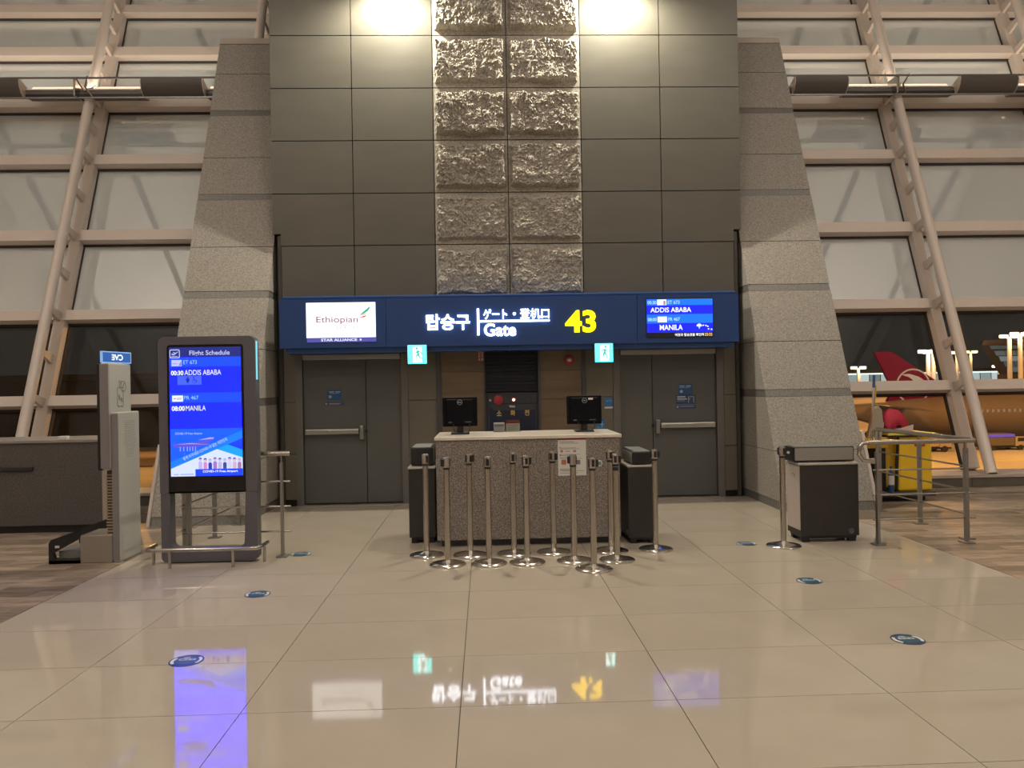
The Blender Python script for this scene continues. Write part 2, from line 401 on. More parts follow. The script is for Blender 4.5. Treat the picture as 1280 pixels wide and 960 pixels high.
# ---- double doors
def door(name, xf0, xf1, xs, wide_left):
    d = struct(name, ((xf0 + xf1) / 2, 10.65, 0)); fw = .095
    obj('door_frame', B().box(xf0, xf0 + fw, 10.61, 10.72, 0, 2.2).box(xf1 - fw, xf1, 10.61, 10.72, 0, 2.2).box(xf0 + fw, xf1 - fw, 10.61, 10.72, 2.075, 2.2), M_DFRAME, d)
    obj('closer_cover', B().bbox(xf0 + fw + .01, xf1 - fw - .01, 10.60, 10.68, 2.0, 2.07, .006), flat('closer_cover', (.36, .35, .33), .35, .4), d)
    obj('threshold', B().box(xf0, xf1, 10.60, 10.72, 0, .012), M_DULL, d)
    lv = []
    for x0, x1 in ((xf0 + fw + .004, xs - .004), (xs + .004, xf1 - fw - .004)):
        lv.append(obj('door_leaf', B().bbox(x0, x1, 10.665, 10.715, .025, 2.07, .004, 1), M_DOOR, d))
    if wide_left: lf = lv[0]; e, f = xf0 + fw + .03, xs - .10; hx = xs - .06
    else: lf = lv[1]; e, f = xs + .10, xf1 - fw - .03; hx = xs + .06
    a, c = (e, f) if wide_left else (e, f); m = a + (c - a) * (.42 if wide_left else .58)
    obj('push_bar', B().bbox(a, c, 10.60, 10.665, .975, 1.045, .008).bbox(*((m, c) if wide_left else (a, m)), 10.588, 10.62, .985, 1.035, .006), flat('push_bar', (.42, .41, .38), .3, .7), lf)
    obj('latch_box', B().bbox(hx - .028, hx + .028, 10.60, 10.665, .90, 1.09, .008), flat('latch_box', (.30, .29, .27), .3, .7), lf)
    obj('lock_cylinder', B().cyl((xs, 10.667, 1.01), (xs, 10.655, 1.01), .02), M_BLACK, lf)
    return d, lf
D1, L1 = door('door_1', -2.597, -1.058, -1.644, True)
D2, L2 = door('door_2', 1.779, 3.328, 2.336, False)
# ---- granite pillars with sloping fronts
BY, BS = 9.25, .395
def pillar(x0, x1, inner):
    p = struct('granite_pillar', ((x0 + x1) / 2, 10, 0)); SD = frame((0, 0, 0), (0, 1, 0), (0, 0, 1))   # normal +x
    def course(a, b, ins=0.0, top=0.0):
        return B().prism([(BY + BS * a + ins, a), (BY + BS * a + 1.9, a), (BY + BS * b + 1.9, b), (BY + BS * b + ins, b)], SD, x0 + ins, x1 - ins)
    obj('pillar_core', course(0, 7.05, .012), M_GROUT, p)
    j = .004; zs = 0
    obj('granite_band', course(0, .105, .006), M_BAND, p)
    marks = [(.105, .72), (.72, 1.40), 'b', (1.49, 2.13), (2.13, 2.84), 'b', (2.93, 3.57), (3.57, 4.285), 'b', (4.375, 4.96), (4.96, 5.665), 'b', (5.755, 6.40), (6.40, 6.95)]
    zb = None
    for q in marks:
        if q == 'b': continue
        obj('granite_block', course(q[0] + j, q[1] - j), M_GRAN, p)
    for z in (1.40, 2.84, 4.285, 5.665): obj('granite_band', course(z, z + .09, .005), M_BAND, p)
    obj('granite_cap', course(6.955, 7.06, -.004), flat('cap_stone', (.45, .39, .34), .6), p)
    # thin metal guard up the outer lower edge
    xo = x1 + .005 if inner < 0 else x0 - .005
    s = 1 if inner < 0 else -1
    obj('edge_guard', B().prism([(BY - .03, 0), (BY + .09, 0), (BY + .09 + BS * .95, .95), (BY - .03 + BS * .95, .95)], SD, min(xo, xo + s * .03), max(xo, xo + s * .03)), M_PALE, p)
    return p
pillar(-4.0, -2.872, 1); pillar(3.619, 4.76, -1)
# ---- sloping glass facades
FV = Vector((0, .37, 1)).normalized(); GF = frame((0, 11.56, 0), (1, 0, 0), (0, .37, 1))
def fb(z, d=0): return (z - GF[3].z * d) / FV.z
def fp(x, z, d): return GF[0] + GF[1] * x + FV * fb(z, d) + GF[3] * d
TR = [(1.6 + (a - 1.6) * (11.35 + .37 * a) / (11.2 + .37 * a), 1.6 + (b - 1.6) * (11.35 + .37 * b) / (11.2 + .37 * b)) for a, b in (
    (1.42, 1.57), (2.75, 2.91), (4.09, 4.27), (5.48, 5.66), (6.60, 6.76), (7.68, 7.86), (8.63, 8.80), (9.6, 9.77), (10.6, 10.77), (11.6, 11.85))]
def facade(name, posts, xa, xb, sill):
    w = struct(name, ((xa + xb) / 2, 11.4, 0))
    edges = [xa] + posts + [xb]; rows = [(.17, TR[0][0])] + [(TR[k][1], TR[k + 1][0]) for k in range(len(TR) - 1)]
    for x0, x1 in zip(edges, edges[1:]):
        for k, (z0, z1) in enumerate(rows):
            q = (x0 + .06, x1 - .06, fb(z0) - .02, fb(z1) + .02)
            if k < 2: obj('glass_pane', B().quad(*q, GF, 0, .012), M_GLASS, w)
            else: obj('white_pane', B().quad(*q, GF, -.012, .012), M_SPAN, w)
        for (z0, z1) in TR:
            D = .2; t = obj('transom', B().quad(x0 + .07, x1 - .07, fb(z0, D), fb(z1, D), GF, 0, D), M_PAINT, w)
            obj('gasket', B().quad(x0 + .06, x1 - .06, fb(z0, D) - .025, fb(z1, D) + .01, GF, -.03, .05), M_DARKLIP, t)
    for x in posts:
        m = obj('mullion', B().cyl(fp(x, .18, .52), fp(x, 11.9, .52), .08, n=14, cap=False), M_PAINT, w, smooth=True)
        obj('back_post', B().quad(x - .085, x + .085, fb(.17), fb(11.9), GF, .0, .17), M_PAINT, m)
        obj('gasket', B().quad(x - .10, x + .10, fb(.17), fb(11.9), GF, -.03, .035), M_DARKLIP, m)
        z = .75
        zz = []
        for k, (z0, z1) in enumerate(TR[:-1]):
            zm = (z0 + z1) / 2; zz.append(zm); zz.append((zm + (TR[k + 1][0] + TR[k + 1][1]) / 2) / 2)
        for z in zz:
            b0 = fb(z, .3)
            obj('rung', B().prism([(.15, b0 - .06), (.54, b0 - .03), (.54, b0 + .05), (.15, b0 + .085)], frame(GF[0] + GF[1] * (x - .028), tuple(GF[3]), tuple(FV)), -.056, 0), M_PAINT, m)
    sl = obj('window_sill', B().prism([(11.0, 0), (11.0, .165), (11.66, .165), (11.66, 0)], frame((0, 0, 0), (0, 1, 0), (0, 0, 1)), xa, xb), flat('sill_core', (.12, .10, .085), .6), w)
    x = xa
    while x < xb - .05:
        x2 = min(x + .86, xb); obj('sill_tile', B().box(x + .004, x2 - .004, 10.985, 11.0, 0, .135), M_LOWPANEL if sill else M_PANEL, sl); x = x2
    obj('sill_cap', B().box(xa, xb, 10.97, 11.62, .14, .18), M_PALE, sl)
    return w
facade('window_1', [-9.49, -6.72, -3.95], -13.2, -2.9, True)
facade('window_2', [4.62, 7.44, 10.21], 3.65, 14.0, True)
# ---- trough lights that run in front of the facade
M_RAIL = flat('rail_grey', (.16, .14, .125), .5, .3)
def trough(label, covers, xa, xb, br_x):
    t = thing('trough_light', label, 'light fixture', ((xa + xb) / 2, 13.4, 6.77), 'trough lights along the glass walls')
    ZT, ZB = 6.92, 6.63
    obj('rail', B().box(xa, xb, 13.18, 13.20, ZT - .018, ZT + .012), M_RAIL, t); obj('rail', B().box(xa, xb, 13.30, 13.33, ZB - .012, ZB + .012), M_DULL, t)
    cs = [(13.185, ZT), (13.17, ZT - .07), (13.19, ZT - .15), (13.24, ZT - .23), (13.32, ZB)]
    SD = frame((0, 0, 0), (0, 1, 0), (0, 0, 1))
    for x0, x1 in covers:
        obj('cover', B().prism(cs + [(y + .012, z) for y, z in reversed(cs)], SD, x0, x1), flat('perforated_cover', (.115, .10, .088), .5), t, smooth=True)
        for x in (x0 - .015, x1): obj('end_cap', B().prism(cs + [(13.55, ZB + .04), (13.50, ZT - .13)], SD, x, x + .015), flat('end_cap', (.62, .53, .46), .4), t)
    ed = [xa] + [v for c in covers for v in c] + [xb]
    for k in range(0, len(ed), 2):
        x0, x1 = ed[k] + .015, ed[k + 1] - .015
        if x1 - x0 < .1: continue
        obj('reflector', B().prism([(13.36, ZT - .14), (13.50, ZT - .13), (13.58, ZT - .02), (13.60, ZT), (13.58, ZT), (13.49, ZT - .10), (13.36, ZT - .12)], SD, x0, x1), flat('reflector', (.80, .72, .64), .35), t)
        obj('lamp_body', B().prism([(13.36, ZT - .15), (13.36, ZB + .03), (13.55, ZB + .03), (13.5, ZT - .15)], SD, x0, x1), M_RAIL, t)
        obj('slot', B().box(x0, x1, 13.345, 13.36, ZB + .035, ZB + .075), M_BLACK, t)
    light('AREA', 'trough_tube', ((xa + xb) / 2, 13.44, 6.86), 7 * (xb - xa), (1, .84, .66), xb - xa - .1, .1, rot=(PI, 0, 0))
    px = br_x
    obj('bracket', B().tube([(px + .1, 13.2, 6.95), (px + .02, 13.28, 6.80), (px + .12, 13.36, 6.63)], .016).tube([(px - .1, 13.2, 6.93), (px - .03, 13.34, 6.75), (px + .1, 13.5, 6.9)], .014), M_STEEL, t)
    obj('bracket_plate', B().box(px - .14, px - .11, 13.2, 13.5, 6.63, 6.92).cyl((px - .11, 13.42, 6.76), (px + .11, 13.42, 6.76), .03), M_STEEL, t)
    return t
trough('long trough light on the glass wall above the flight schedule display', [(-8.95, -7.75), (-5.73, -4.71)], -10.2, -4.1, -6.72)
trough('long trough light on the glass wall above the yellow cleaning cart', [(5.50, 6.43), (8.44, 9.47), (11.4, 12.4)], 4.85, 12.9, 7.44)
# ---- flood lights at the top of the stone column
for k, (lx, ly, lz) in enumerate(LAMPS):
    t = thing('wall_flood_light', 'glowing wall flood light above the ' + ('airline logo panel' if k == 0 else 'yellow gate number'), 'wall lamp', (lx, ly, lz), 'flood lights on the portal wall')
    obj('lens', B().lathe((lx, ly, lz), [(.29, .0), (.30, -.06), (.285, -.15), (.22, -.24), (.12, -.29), (.01, -.305)], 28), glow('flood_lens', (1, .97, .80), 14), t, smooth=True)
    obj('housing', B().lathe((lx, ly, lz), [(.31, -.03), (.315, .10), (.24, .26), (.08, .30), (.01, .30)], 28), M_DULL, t, smooth=True)
    obj('arm', B().box(lx - .03, lx + .03, ly + .2, 10.6, lz + .1, lz + .16), M_DULL, t)

# ================================================================== GATE SIGN
M_WHITEGLOW = glow('white_letter_glow', (.92, .96, 1.0), 6)
M_YELGLOW = glow('yellow_letter_glow', (1.0, .62, .0), 4.2)
gs = thing('gate_sign', 'long blue illuminated gate sign with yellow number 43 above the doors', 'sign', (CX, 10.4, 2.1))
SY = 10.2; SF = FRONT(SY)
obj('casing', B().box(-2.685, 3.415, SY + .03, 10.595, 2.145, 2.785), M_BLUE, gs)
for x0, x1 in ((-2.69, -1.297), (-1.291, 2.045), (2.051, 3.42)):
    obj('face_panel', B().box(x0, x1, SY, SY + .04, 2.14, 2.785), M_BLUE, gs)
obj('top_lip', B().bbox(-2.66, 3.39, SY + .03, 10.55, 2.79, 2.825, .008), M_BLUELIP, gs)
obj('bottom_lip', B().box(-2.62, 3.36, SY + .06, 10.595, 2.075, 2.14), M_BLUELIP, gs)
# airline light box
lb = obj('light_box', B().box(-2.335, -1.43, SY - .012, SY, 2.275, 2.735), glow('light_box_white', (1, 1, .97), 1.6), gs)
M_PURP = glow('print_purple', (.30, .12, .24), .9)
obj('lettering', txt(B(), 'Ethiopian', -2.205, -1.66, 2.445, 2.555, SF, .014, .008), M_PURP, lb)
obj('lettering', txt(B(), 'የኢትዮጵያ', -1.95, -1.65, 2.385, 2.425, SF, .014), glow('print_mauve', (.33, .26, .30), .9), lb)
def feather(pts): return B().prism(pts, SF, .0125, .0145)
obj('emblem', feather([(-1.655, 2.553), (-1.60, 2.60), (-1.54, 2.65), (-1.505, 2.682), (-1.503, 2.655), (-1.525, 2.62), (-1.58, 2.585)]), glow('print_green', (.05, .55, .42), .8), lb)
obj('emblem', feather([(-1.645, 2.547), (-1.59, 2.56), (-1.55, 2.575), (-1.535, 2.595), (-1.545, 2.60), (-1.59, 2.58)]), glow('print_cream', (.95, .85, .45), .9), lb)
obj('emblem', feather([(-1.65, 2.538), (-1.60, 2.548), (-1.57, 2.557), (-1.545, 2.57), (-1.555, 2.548), (-1.575, 2.535), (-1.61, 2.533)]), glow('print_crimson', (.75, .04, .14), .8), lb)
lb2 = obj('light_box', B().box(-2.33, -1.425, SY - .012, SY, 2.215, 2.273), glow('alliance_band', (.10, .10, .45), .9), gs)
b = txt(B(), 'STAR ALLIANCE', -2.145, -1.675, 2.226, 2.26, SF, .014, .02)
st5 = []
for i in range(10):
    r = .018 if i % 2 == 0 else .008; q = PI / 2 + i * PI / 5; st5.append((-1.628 + r * math.cos(q), 2.243 + r * math.sin(q)))
obj('lettering', b, glow('band_white', (.85, .88, 1), 1.2), lb2); obj('star_mark', B().prism(st5, SF, .0125, .0145), glow('band_white', (.85, .88, 1), 1.2), lb2)
# channel letters
def letters(s, a0, a1, b0, b1, m, wt): return obj('lettering', txt(B(), s, a0, a1, b0, b1, SF, .002, wt, .018), m, gs)
letters('탑승구', -.765, -.185, 2.352, 2.562, M_WHITEGLOW, .018)
letters('ゲート', -.008, .311, 2.487, 2.622, M_WHITEGLOW, .02); letters('登机口', .481, .869, 2.487, 2.622, M_WHITEGLOW, .004)
obj('middle_dot', B().prism(circ(.405, 2.555, .019, 16), SF, .002, .02), M_WHITEGLOW, gs)
letters('Gate', .0, .423, 2.262, 2.43, M_WHITEGLOW, .018)
letters('43', 1.082, 1.49, 2.292, 2.588, M_YELGLOW, .03)
obj('divider_bar', B().box(-.09, -.063, SY - .02, SY, 2.278, 2.628), M_WHITEGLOW, gs)
obj('divider_bar', B().box(-.058, .872, SY - .02, SY, 2.449, 2.472), M_WHITEGLOW, gs)
# flight screen on the sign
fs = obj('flight_screen', B().box(2.165, 3.075, SY - .012, SY, 2.21, 2.735), M_BLACK, gs)
SBL = glow('screen_blue', (.0, .010, .85), 1.2); SLB = glow('screen_light_blue', (.0, .16, .95), 1.3); SWH = glow('screen_white', (.92, .95, 1), 1.35); SCY = glow('screen_cyan_text', (.45, .75, 1), 1.1)
def R4(x0, x1, z0, z1, m, par, fr, d, name='screen_area'): return obj(name, B().quad(x0, x1, z0, z1, fr, d, d + .001), m, par)
R4(2.175, 3.065, 2.638, 2.722, SLB, fs, SF, .0125); R4(2.175, 3.065, 2.518, 2.638, SBL, fs, SF, .0125)
R4(2.175, 3.065, 2.398, 2.518, SLB, fs, SF, .0125); R4(2.175, 3.065, 2.274, 2.398, SBL, fs, SF, .0125)
for zz, t1, t2 in ((2.655, '00:30', 'ET 673'), (2.428, '08:00', 'PR 467')):
    obj('lettering', txt(B(), t1, 2.187, 2.307, zz, zz + .045, SF, .015, .02), SCY, fs); obj('lettering', txt(B(), t2, 2.46, 2.62, zz, zz + .047, SF, .015, .015), SCY, fs)
obj('lettering', txt(B(), 'ADDIS ABABA', 2.225, 2.775, 2.545, 2.61, SF, .015, .015), SWH, fs); obj('lettering', txt(B(), 'MANILA', 2.347, 2.655, 2.307, 2.378, SF, .015, .015), SWH, fs)
R4(2.318, 2.442, 2.642, 2.716, SWH, fs, SF, .0135, 'logo_card'); R4(2.32, 2.444, 2.414, 2.488, SWH, fs, SF, .0135, 'logo_card')
obj('lettering', txt(B(), '여권과 탑승권을 확인하', 2.55, 2.945, 2.222, 2.262, SF, .015, .02), SWH, fs)
b = B()
b.prism(circ(2.88, 2.352, .036, 14, 1, 0, PI), SF, .0135, .0145)
for x, z in ((2.935, 2.365), (2.97, 2.362), (2.995, 2.35), (3.005, 2.315), (3.045, 2.31)): b.quad(x - .009, x + .009, z - .008, z + .008, SF, .0135, .0145)
obj('weather_marks', b, SWH, fs)['kind'] = 'stuff'
b = B().quad(2.40, 2.43, 2.645, 2.70, SF, .015, .0155); b.quad(2.338, 2.36, 2.44, 2.45, SF, .015, .0155).quad(2.37, 2.43, 2.445, 2.449, SF, .015, .0155)
obj('logo_mark', b, glow('screen_mauve', (.5, .3, .5), .9), fs)
obj('cloud_icon', B().prism([(2.866, 2.35), (2.894, 2.35), (2.884, 2.318), (2.876, 2.318)], SF, .0135, .0145), SCY, fs)
obj('lettering', txt(B(), '23:32', 2.952, 3.055, 2.224, 2.262, SF, .015, .02), glow('screen_orange', (1, .62, .2), 1.2), fs)

# ---- running man exit signs
def runner(b, cx, cz, s, fr, d, flip=1):
    def P(pts): b.prism([(cx + flip * x * s, cz + z * s) for x, z in pts], fr, d, d + .001)
    b.prism([(cx + flip * (.06 + .085 * math.cos(t * PI / 6)) * s, cz + (.36 + .085 * math.sin(t * PI / 6)) * s) for t in range(12)], fr, d, d + .001)
    P([(-.06, .24), (.08, .25), (.06, 0), (-.10, -.02)])
    P([(-.06, .24), (-.22, .12), (-.27, -.02), (-.22, -.03), (-.16, .08), (-.05, .16)])
    P([(.06, .24), (.16, .10), (.27, .13), (.27, .08), (.14, .03), (.03, .14)])
    P([(-.09, .0), (.06, .02), (.16, -.14), (.13, -.36), (.07, -.36), (.08, -.16), (-.02, -.08)])
    P([(-.10, .02), (-.02, -.04), (-.14, -.20), (-.34, -.22), (-.34, -.27), (-.10, -.26), (-.0, -.10)])
for k, (x0, x1, z0, z1, lab) in enumerate(((-1.015, -.757, 1.905, 2.162, 'glowing cyan running man exit sign by the door with two panels left of the monitors'), (1.461, 1.712, 1.888, 2.145, 'glowing cyan running man exit sign under the yellow number 43'))):
    e = thing('exit_sign', ('square cyan running man exit sign under the airline logo side of the gate sign' if k == 0 else 'square cyan running man exit sign beneath the yellow number 43'), 'exit sign', ((x0 + x1) / 2, 10.17, z0), 'exit signs under the gate sign')
    obj('housing', B().bbox(x0, x1, 10.152, 10.178, z0, z1, .006), flat('exit_housing', (.05, .35, .36), .4), e)
    f = obj('lit_panel', B().box(x0 + .008, x1 - .008, 10.148, 10.153, z0 + .008, z1 - .008), glow('exit_cyan', (.06, .80, .74), 4.5), e)
    fr = FRONT(10.147); w = x1 - x0
    obj('pictogram', B().quad(x0 + .075, x1 - .06 + (0 if k else -.01), z0 + .025, z1 - .025, fr, 0, .001), glow('exit_white', (.75, 1, .95), 4.5), f)
    b = B(); runner(b, (x0 + x1) / 2 + .01, (z0 + z1) / 2, .22, fr, .0015, -1 if k == 0 else 1)
    obj('pictogram', b, glow('exit_green', (.10, .62, .50), 1.1), f)

# ---- things on the wall under the sign
def sticker(name, x0, x1, z0, z1, y, label, marks, col=(.012, .075, .20), group=None):
    t = obj(name, B().box(x0, x1, y - .003, y, z0, z1), flat('notice_blue_%s' % str(col), col, .5)); tag(t, label, 'sticker', group)
    b = B(); fr = FRONT(y - .003)
    for m in marks:
        if m[0] == 'q': b.quad(*m[1:], fr, 0, .001)
        elif m[0] == 'o':
            c = circ(m[1], m[2], m[3], 12); c2 = circ(m[1], m[2], m[3] * .45, 12)
            for i in range(12): b.prism([c[i], c[(i + 1) % 12], c2[(i + 1) % 12], c2[i]], fr, 0, .001)
    obj('print', b, flat('notice_print', (.42, .47, .55), .6), t); return t
y = 10.665
sticker('door_notice', -2.175, -1.98, 1.445, 1.583, y, 'dark blue notice on the door beside the flight display', [('q', -2.15, -2.08, 1.552, 1.562), ('q', -2.06, -1.995, 1.552, 1.562), ('q', -2.14, -2.01, 1.535, 1.539), ('o', -2.135, 1.49, .02)], group='door notices')
sticker('door_notice_strip', -2.218, -1.936, 1.37, 1.418, y, 'narrow slate blue strip sticker under the notice on the door beside the flight display', [('o', -2.19, 1.394, .013), ('q', -2.15, -1.99, 1.395, 1.40), ('q', -2.15, -2.01, 1.384, 1.387)], (.045, .05, .115))
sticker('door_notice', 2.70, 2.90, 1.43, 1.58, y, 'dark blue notice on the door under the sign\'s flight screen', [('q', 2.72, 2.79, 1.548, 1.558), ('q', 2.81, 2.88, 1.548, 1.558), ('q', 2.72, 2.87, 1.53, 1.534), ('o', 2.745, 1.478, .02)], group='door notices')
sticker('door_notice_panel', 2.665, 2.945, 1.235, 1.427, y, 'larger slate blue sticker with a door drawing below the notice under the flight screen', [('q', 2.685, 2.80, 1.395, 1.41), ('q', 2.685, 2.82, 1.365, 1.38), ('q', 2.685, 2.79, 1.345, 1.349), ('q', 2.84, 2.92, 1.40, 1.405), ('q', 2.84, 2.846, 1.32, 1.40), ('q', 2.915, 2.921, 1.32, 1.40), ('q', 2.855, 2.862, 1.36, 1.385), ('q', 2.67, 2.94, 1.29, 1.292), ('o', 2.69, 1.262, .013), ('q', 2.72, 2.92, 1.265, 1.27)], (.03, .045, .11))
y = 10.62
t = sticker('wall_notice', 1.655, 1.768, 1.285, 1.412, y, 'small blue notice on the beige panel just above the other behind the monitor', [('q', 1.675, 1.71, 1.36, 1.366), ('o', 1.74, 1.37, .008)], (.03, .13, .33)); obj('lower_label', B().box(1.655, 1.768, y - .003, y, 1.262, 1.284), M_PAPER, t)
sticker('wall_notice', 1.53, 1.66, .96, 1.115, y, 'small blue notice low on the beige panel, partly behind the monitor', [('q', 1.545, 1.58, 1.08, 1.086), ('q', 1.545, 1.57, 1.0, 1.006), ('q', 1.61, 1.618, 1.0, 1.08), ('q', 1.59, 1.64, 1.04, 1.047)], (.03, .13, .33))
y = 10.625
t = obj('fire_sign', B().box(-.095, -.004, y - .012, y, 1.94, 2.115), M_RED); tag(t, 'narrow red sign with two columns of writing beside the dark shutter', 'sign')
b = B(); fr = FRONT(y - .012)
for x in (-.075, -.03):
    b.quad(x - .010, x + .010, 1.955, 1.985, fr, 0, .001)
    for k in range(4): b.quad(x - .009, x + .009, 1.997 + .025 * k, 2.015 + .025 * k, fr, 0, .001)
b.quad(-.054, -.049, 1.945, 2.11, fr, 0, .001)
obj('print', b, flat('sign_cream', (.55, .50, .45), .6), t)
t = thing('fire_alarm', 'round red fire alarm with a white lens on the walnut panel', 'alarm', (1.173, 10.6, 1.94))
obj('base_ring', B().lathe((1.173, y, 1.942), [(.068, 0), (.068, .03), (.055, .045), (.02, .05)], 24, 'Y'), M_RED, t, smooth=True)
obj('lens', B().ball((1.173, y - .05, 1.942), .03, sz=(1.2, .5, .85)), flat('lens_white', (.6, .56, .54), .25), t, smooth=True)
# fire hydrant cabinet
hc = thing('hydrant_cabinet', 'dark grey fire hydrant cabinet with red bell and yellow letters below the shutter', 'fire cabinet', (.37, 10.66, 0))
M_HC = flat('cabinet_grey', (.040, .043, .052), .45, spec=.3); M_HC2 = flat('cabinet_navy', (.02, .024, .045), .25)
obj('body', B().box(.005, .733, 10.64, 10.70, .02, 1.505), M_HC, hc)
obj('top_panel', B().bbox(.03, .71, 10.632, 10.645, 1.355, 1.48, .004), M_HC, hc)
dr = obj('cabinet_door', B().bbox(.03, .71, 10.63, 10.645, .05, 1.345, .004), M_HC, hc)
obj('window', B().box(.055, .685, 10.626, 10.631, .45, 1.262), M_HC2, dr)
fr = FRONT(10.632)
obj('bell', B().lathe((.182, 10.632, 1.405), [(.066, 0), (.064, .012), (.03, .02), (.005, .022)], 24, 'Y'), M_RED, hc, smooth=True)
obj('indicator_lamp', B().ball((.392, 10.628, 1.405), .018), glow('indicator_red', (1, .35, .25), 9), hc, smooth=True)
obj('lamp_ring', B().lathe((.392, 10.632, 1.405), [(.034, 0), (.03, .008)], 20, 'Y'), M_RED, hc)
obj('call_button', B().lathe((.068, 10.632, 1.402), [(.018, 0), (.014, .012)], 16, 'Y'), flat('button_grey', (.42, .42, .42), .4), hc)
obj('speaker_plate', B().lathe((.60, 10.632, 1.41), [(.04, 0), (.036, .004)], 20, 'Y'), flat('speaker_dark', (.03, .03, .033), .6), hc)
obj('handle', B().bbox(.33, .41, 10.618, 10.632, 1.295, 1.325, .004), M_STEEL, dr)
obj('latch', B().box(.05, .10, 10.624, 10.632, 1.27, 1.30), M_BLACK, dr)
fr = FRONT(10.625)
for s, x in (('소', .155), ('화', .345), ('전', .54)): obj('lettering', txt(B(), s, x, x + .066, 1.185, 1.262, fr, .001, .015), flat('letter_yellow', (.62, .44, .09), .5), dr)

# ================================================================== GATE COUNTER
ct = thing('gate_counter', 'speckled granite gate counter with a pale top and dark plinth', 'counter', (.42, 8.05, 0))
obj('plinth', B().box(-.46, 1.29, 7.74, 8.42, 0, .07), flat('plinth_dark', (.05, .046, .05), .5), ct)
for x0, x1 in ((-.50, .402), (.406, 1.335)): obj('front_slab', B().box(x0, x1, 7.67, 7.71, .07, 1.06), M_CTR, ct)
for x0, x1 in ((-.50, -.46), (1.295, 1.335)): obj('side_slab', B().box(x0, x1, 7.712, 8.44, .07, 1.06), M_CTR, ct)
obj('worktop', B().bbox(-.515, 1.36, 7.655, 8.55, 1.064, 1.098, .006), M_CTOP, ct)
obj('back_shelf', B().box(-.45, 1.28, 7.73, 8.4, .70, .73), M_CAB, ct)
def monitor(x0, x1, z0, z1, y, lab, tagon):
    cx = (x0 + x1) / 2; m = thing('monitor', lab, 'monitor', (cx, y + .08, 1.098), 'monitors on the gate counter')
    zb = 1.098
    obj('base', B().bbox(cx - .098, cx + .098, y + .0, y + .20, zb, zb + .016, .006), M_BLACK, m)
    obj('stand', B().prism([(cx - .035, zb + .012), (cx + .035, zb + .012), (cx + .032, zb + .16), (cx - .032, zb + .16)], FRONT(y + .10), -.03, .03), M_BLACK, m)
    bk = obj('back_shell', B().bbox(x0, x1, y + .045, y + .075, z0, z1, .008).bbox(x0 + .04, x1 - .04, y + .015, y + .05, z0 + .03, z1 - .02, .012), flat('monitor_black', (.004, .0042, .007), .45, spec=.12), m)
    obj('screen', B().box(x0 + .012, x1 - .012, y + .075, y + .078, z0 + .015, z1 - .012), glow('screen_idle', (.03, .04, .06), .4), m)
    fr = FRONT(y + .0145); b = B(); lz = z1 - .052
    c = circ(cx, lz, .027, 24); c2 = circ(cx, lz, .0235, 24)
    for i in range(24): b.prism([c[i], c[(i + 1) % 24], c2[(i + 1) % 24], c2[i]], fr, 0, .001)
    txt(b, 'DELL', cx - .019, cx + .019, lz - .006, lz + .006, fr, .001, .03)
    obj('logo_mark', b, flat('logo_grey', (.34, .34, .36), .4), bk)
    obj('port_labels', B().quad(cx - .12, cx - .085, z0 + .04, z0 + .052, FRONT(y + .0145), 0, .001).quad(cx + .05, cx + .115, z0 + .042, z0 + .052, FRONT(y + .0145), 0, .001), flat('label_dim', (.09, .09, .10), .5), bk)
    if tagon: obj('asset_tag', B().quad(cx + .04, cx + .09, z1 - .045, z1 - .025, FRONT(y + .0145), 0, .001), M_PAPER, bk)
    obj('cable', B().tube([(cx - .07, y + .03, z0 + .03), (cx - .068, y + .0, z0 - .02), (cx - .05, y + .02, zb + .02)], .004, 6), M_BLACK, m)
    obj('cable', B().tube([(cx + .10, y + .03, z0 + .03), (cx + .105, y + .0, z0 - .03), (cx + .075, y + .03, zb + .01)], .004, 6), M_BLACK, m)
    return m
monitor(-.452, -.086, 1.18, 1.487, 8.06, 'black monitor seen from behind on the counter, standing on the airline logo side', False)
monitor(.865, 1.237, 1.178, 1.482, 8.10, 'black monitor seen from behind with a white asset tag, above the paper notice', True)
# notice taped to the counter
pn = obj('paper_notice', B().box(.717, 1.0, 7.667, 7.6695, .69, 1.088), M_PAPER); tag(pn, 'white paper notice with dark red header taped to the granite counter front', 'notice')
fr = FRONT(7.667)
obj('header', B().quad(.717, 1.0, 1.048, 1.088, fr, 0, .001), flat('header_red', (.22, .012, .02), .6), pn)
obj('header_lines', B().quad(.735, .80, 1.063, 1.07, fr, .001, .002).quad(.808, .90, 1.063, 1.07, fr, .001, .002).quad(.91, .98, 1.063, 1.07, fr, .001, .002), flat('pale_pink', (.42, .16, .17), .6), pn)
b = B(); rr = random.Random(3)
for z in (1.025, 1.012, .965, .955, .90, .888, .872, .858, .755, .745, .735, .715):
    b.quad(.735, .735 + rr.uniform(.12, .245), z, z + .004, fr, 0, .001)
b.quad(.735, .745, .968, .978, fr, 0, .001).quad(.735, .745, .89, .90, fr, 0, .001); b.quad(.88, .94, .80, .845, fr, 0, .001)
obj('print_lines', b, M_INK, pn)
obj('print_lines', B().prism(circ(.755, .935, .014, 14), fr, 0, .001).quad(.79, .84, .93, .938, fr, 0, .001).quad(.87, .90, .925, .945, fr, 0, .001).quad(.75, .80, .80, .85, fr, 0, .001), flat('print_orange', (.45, .16, .10), .6), pn)
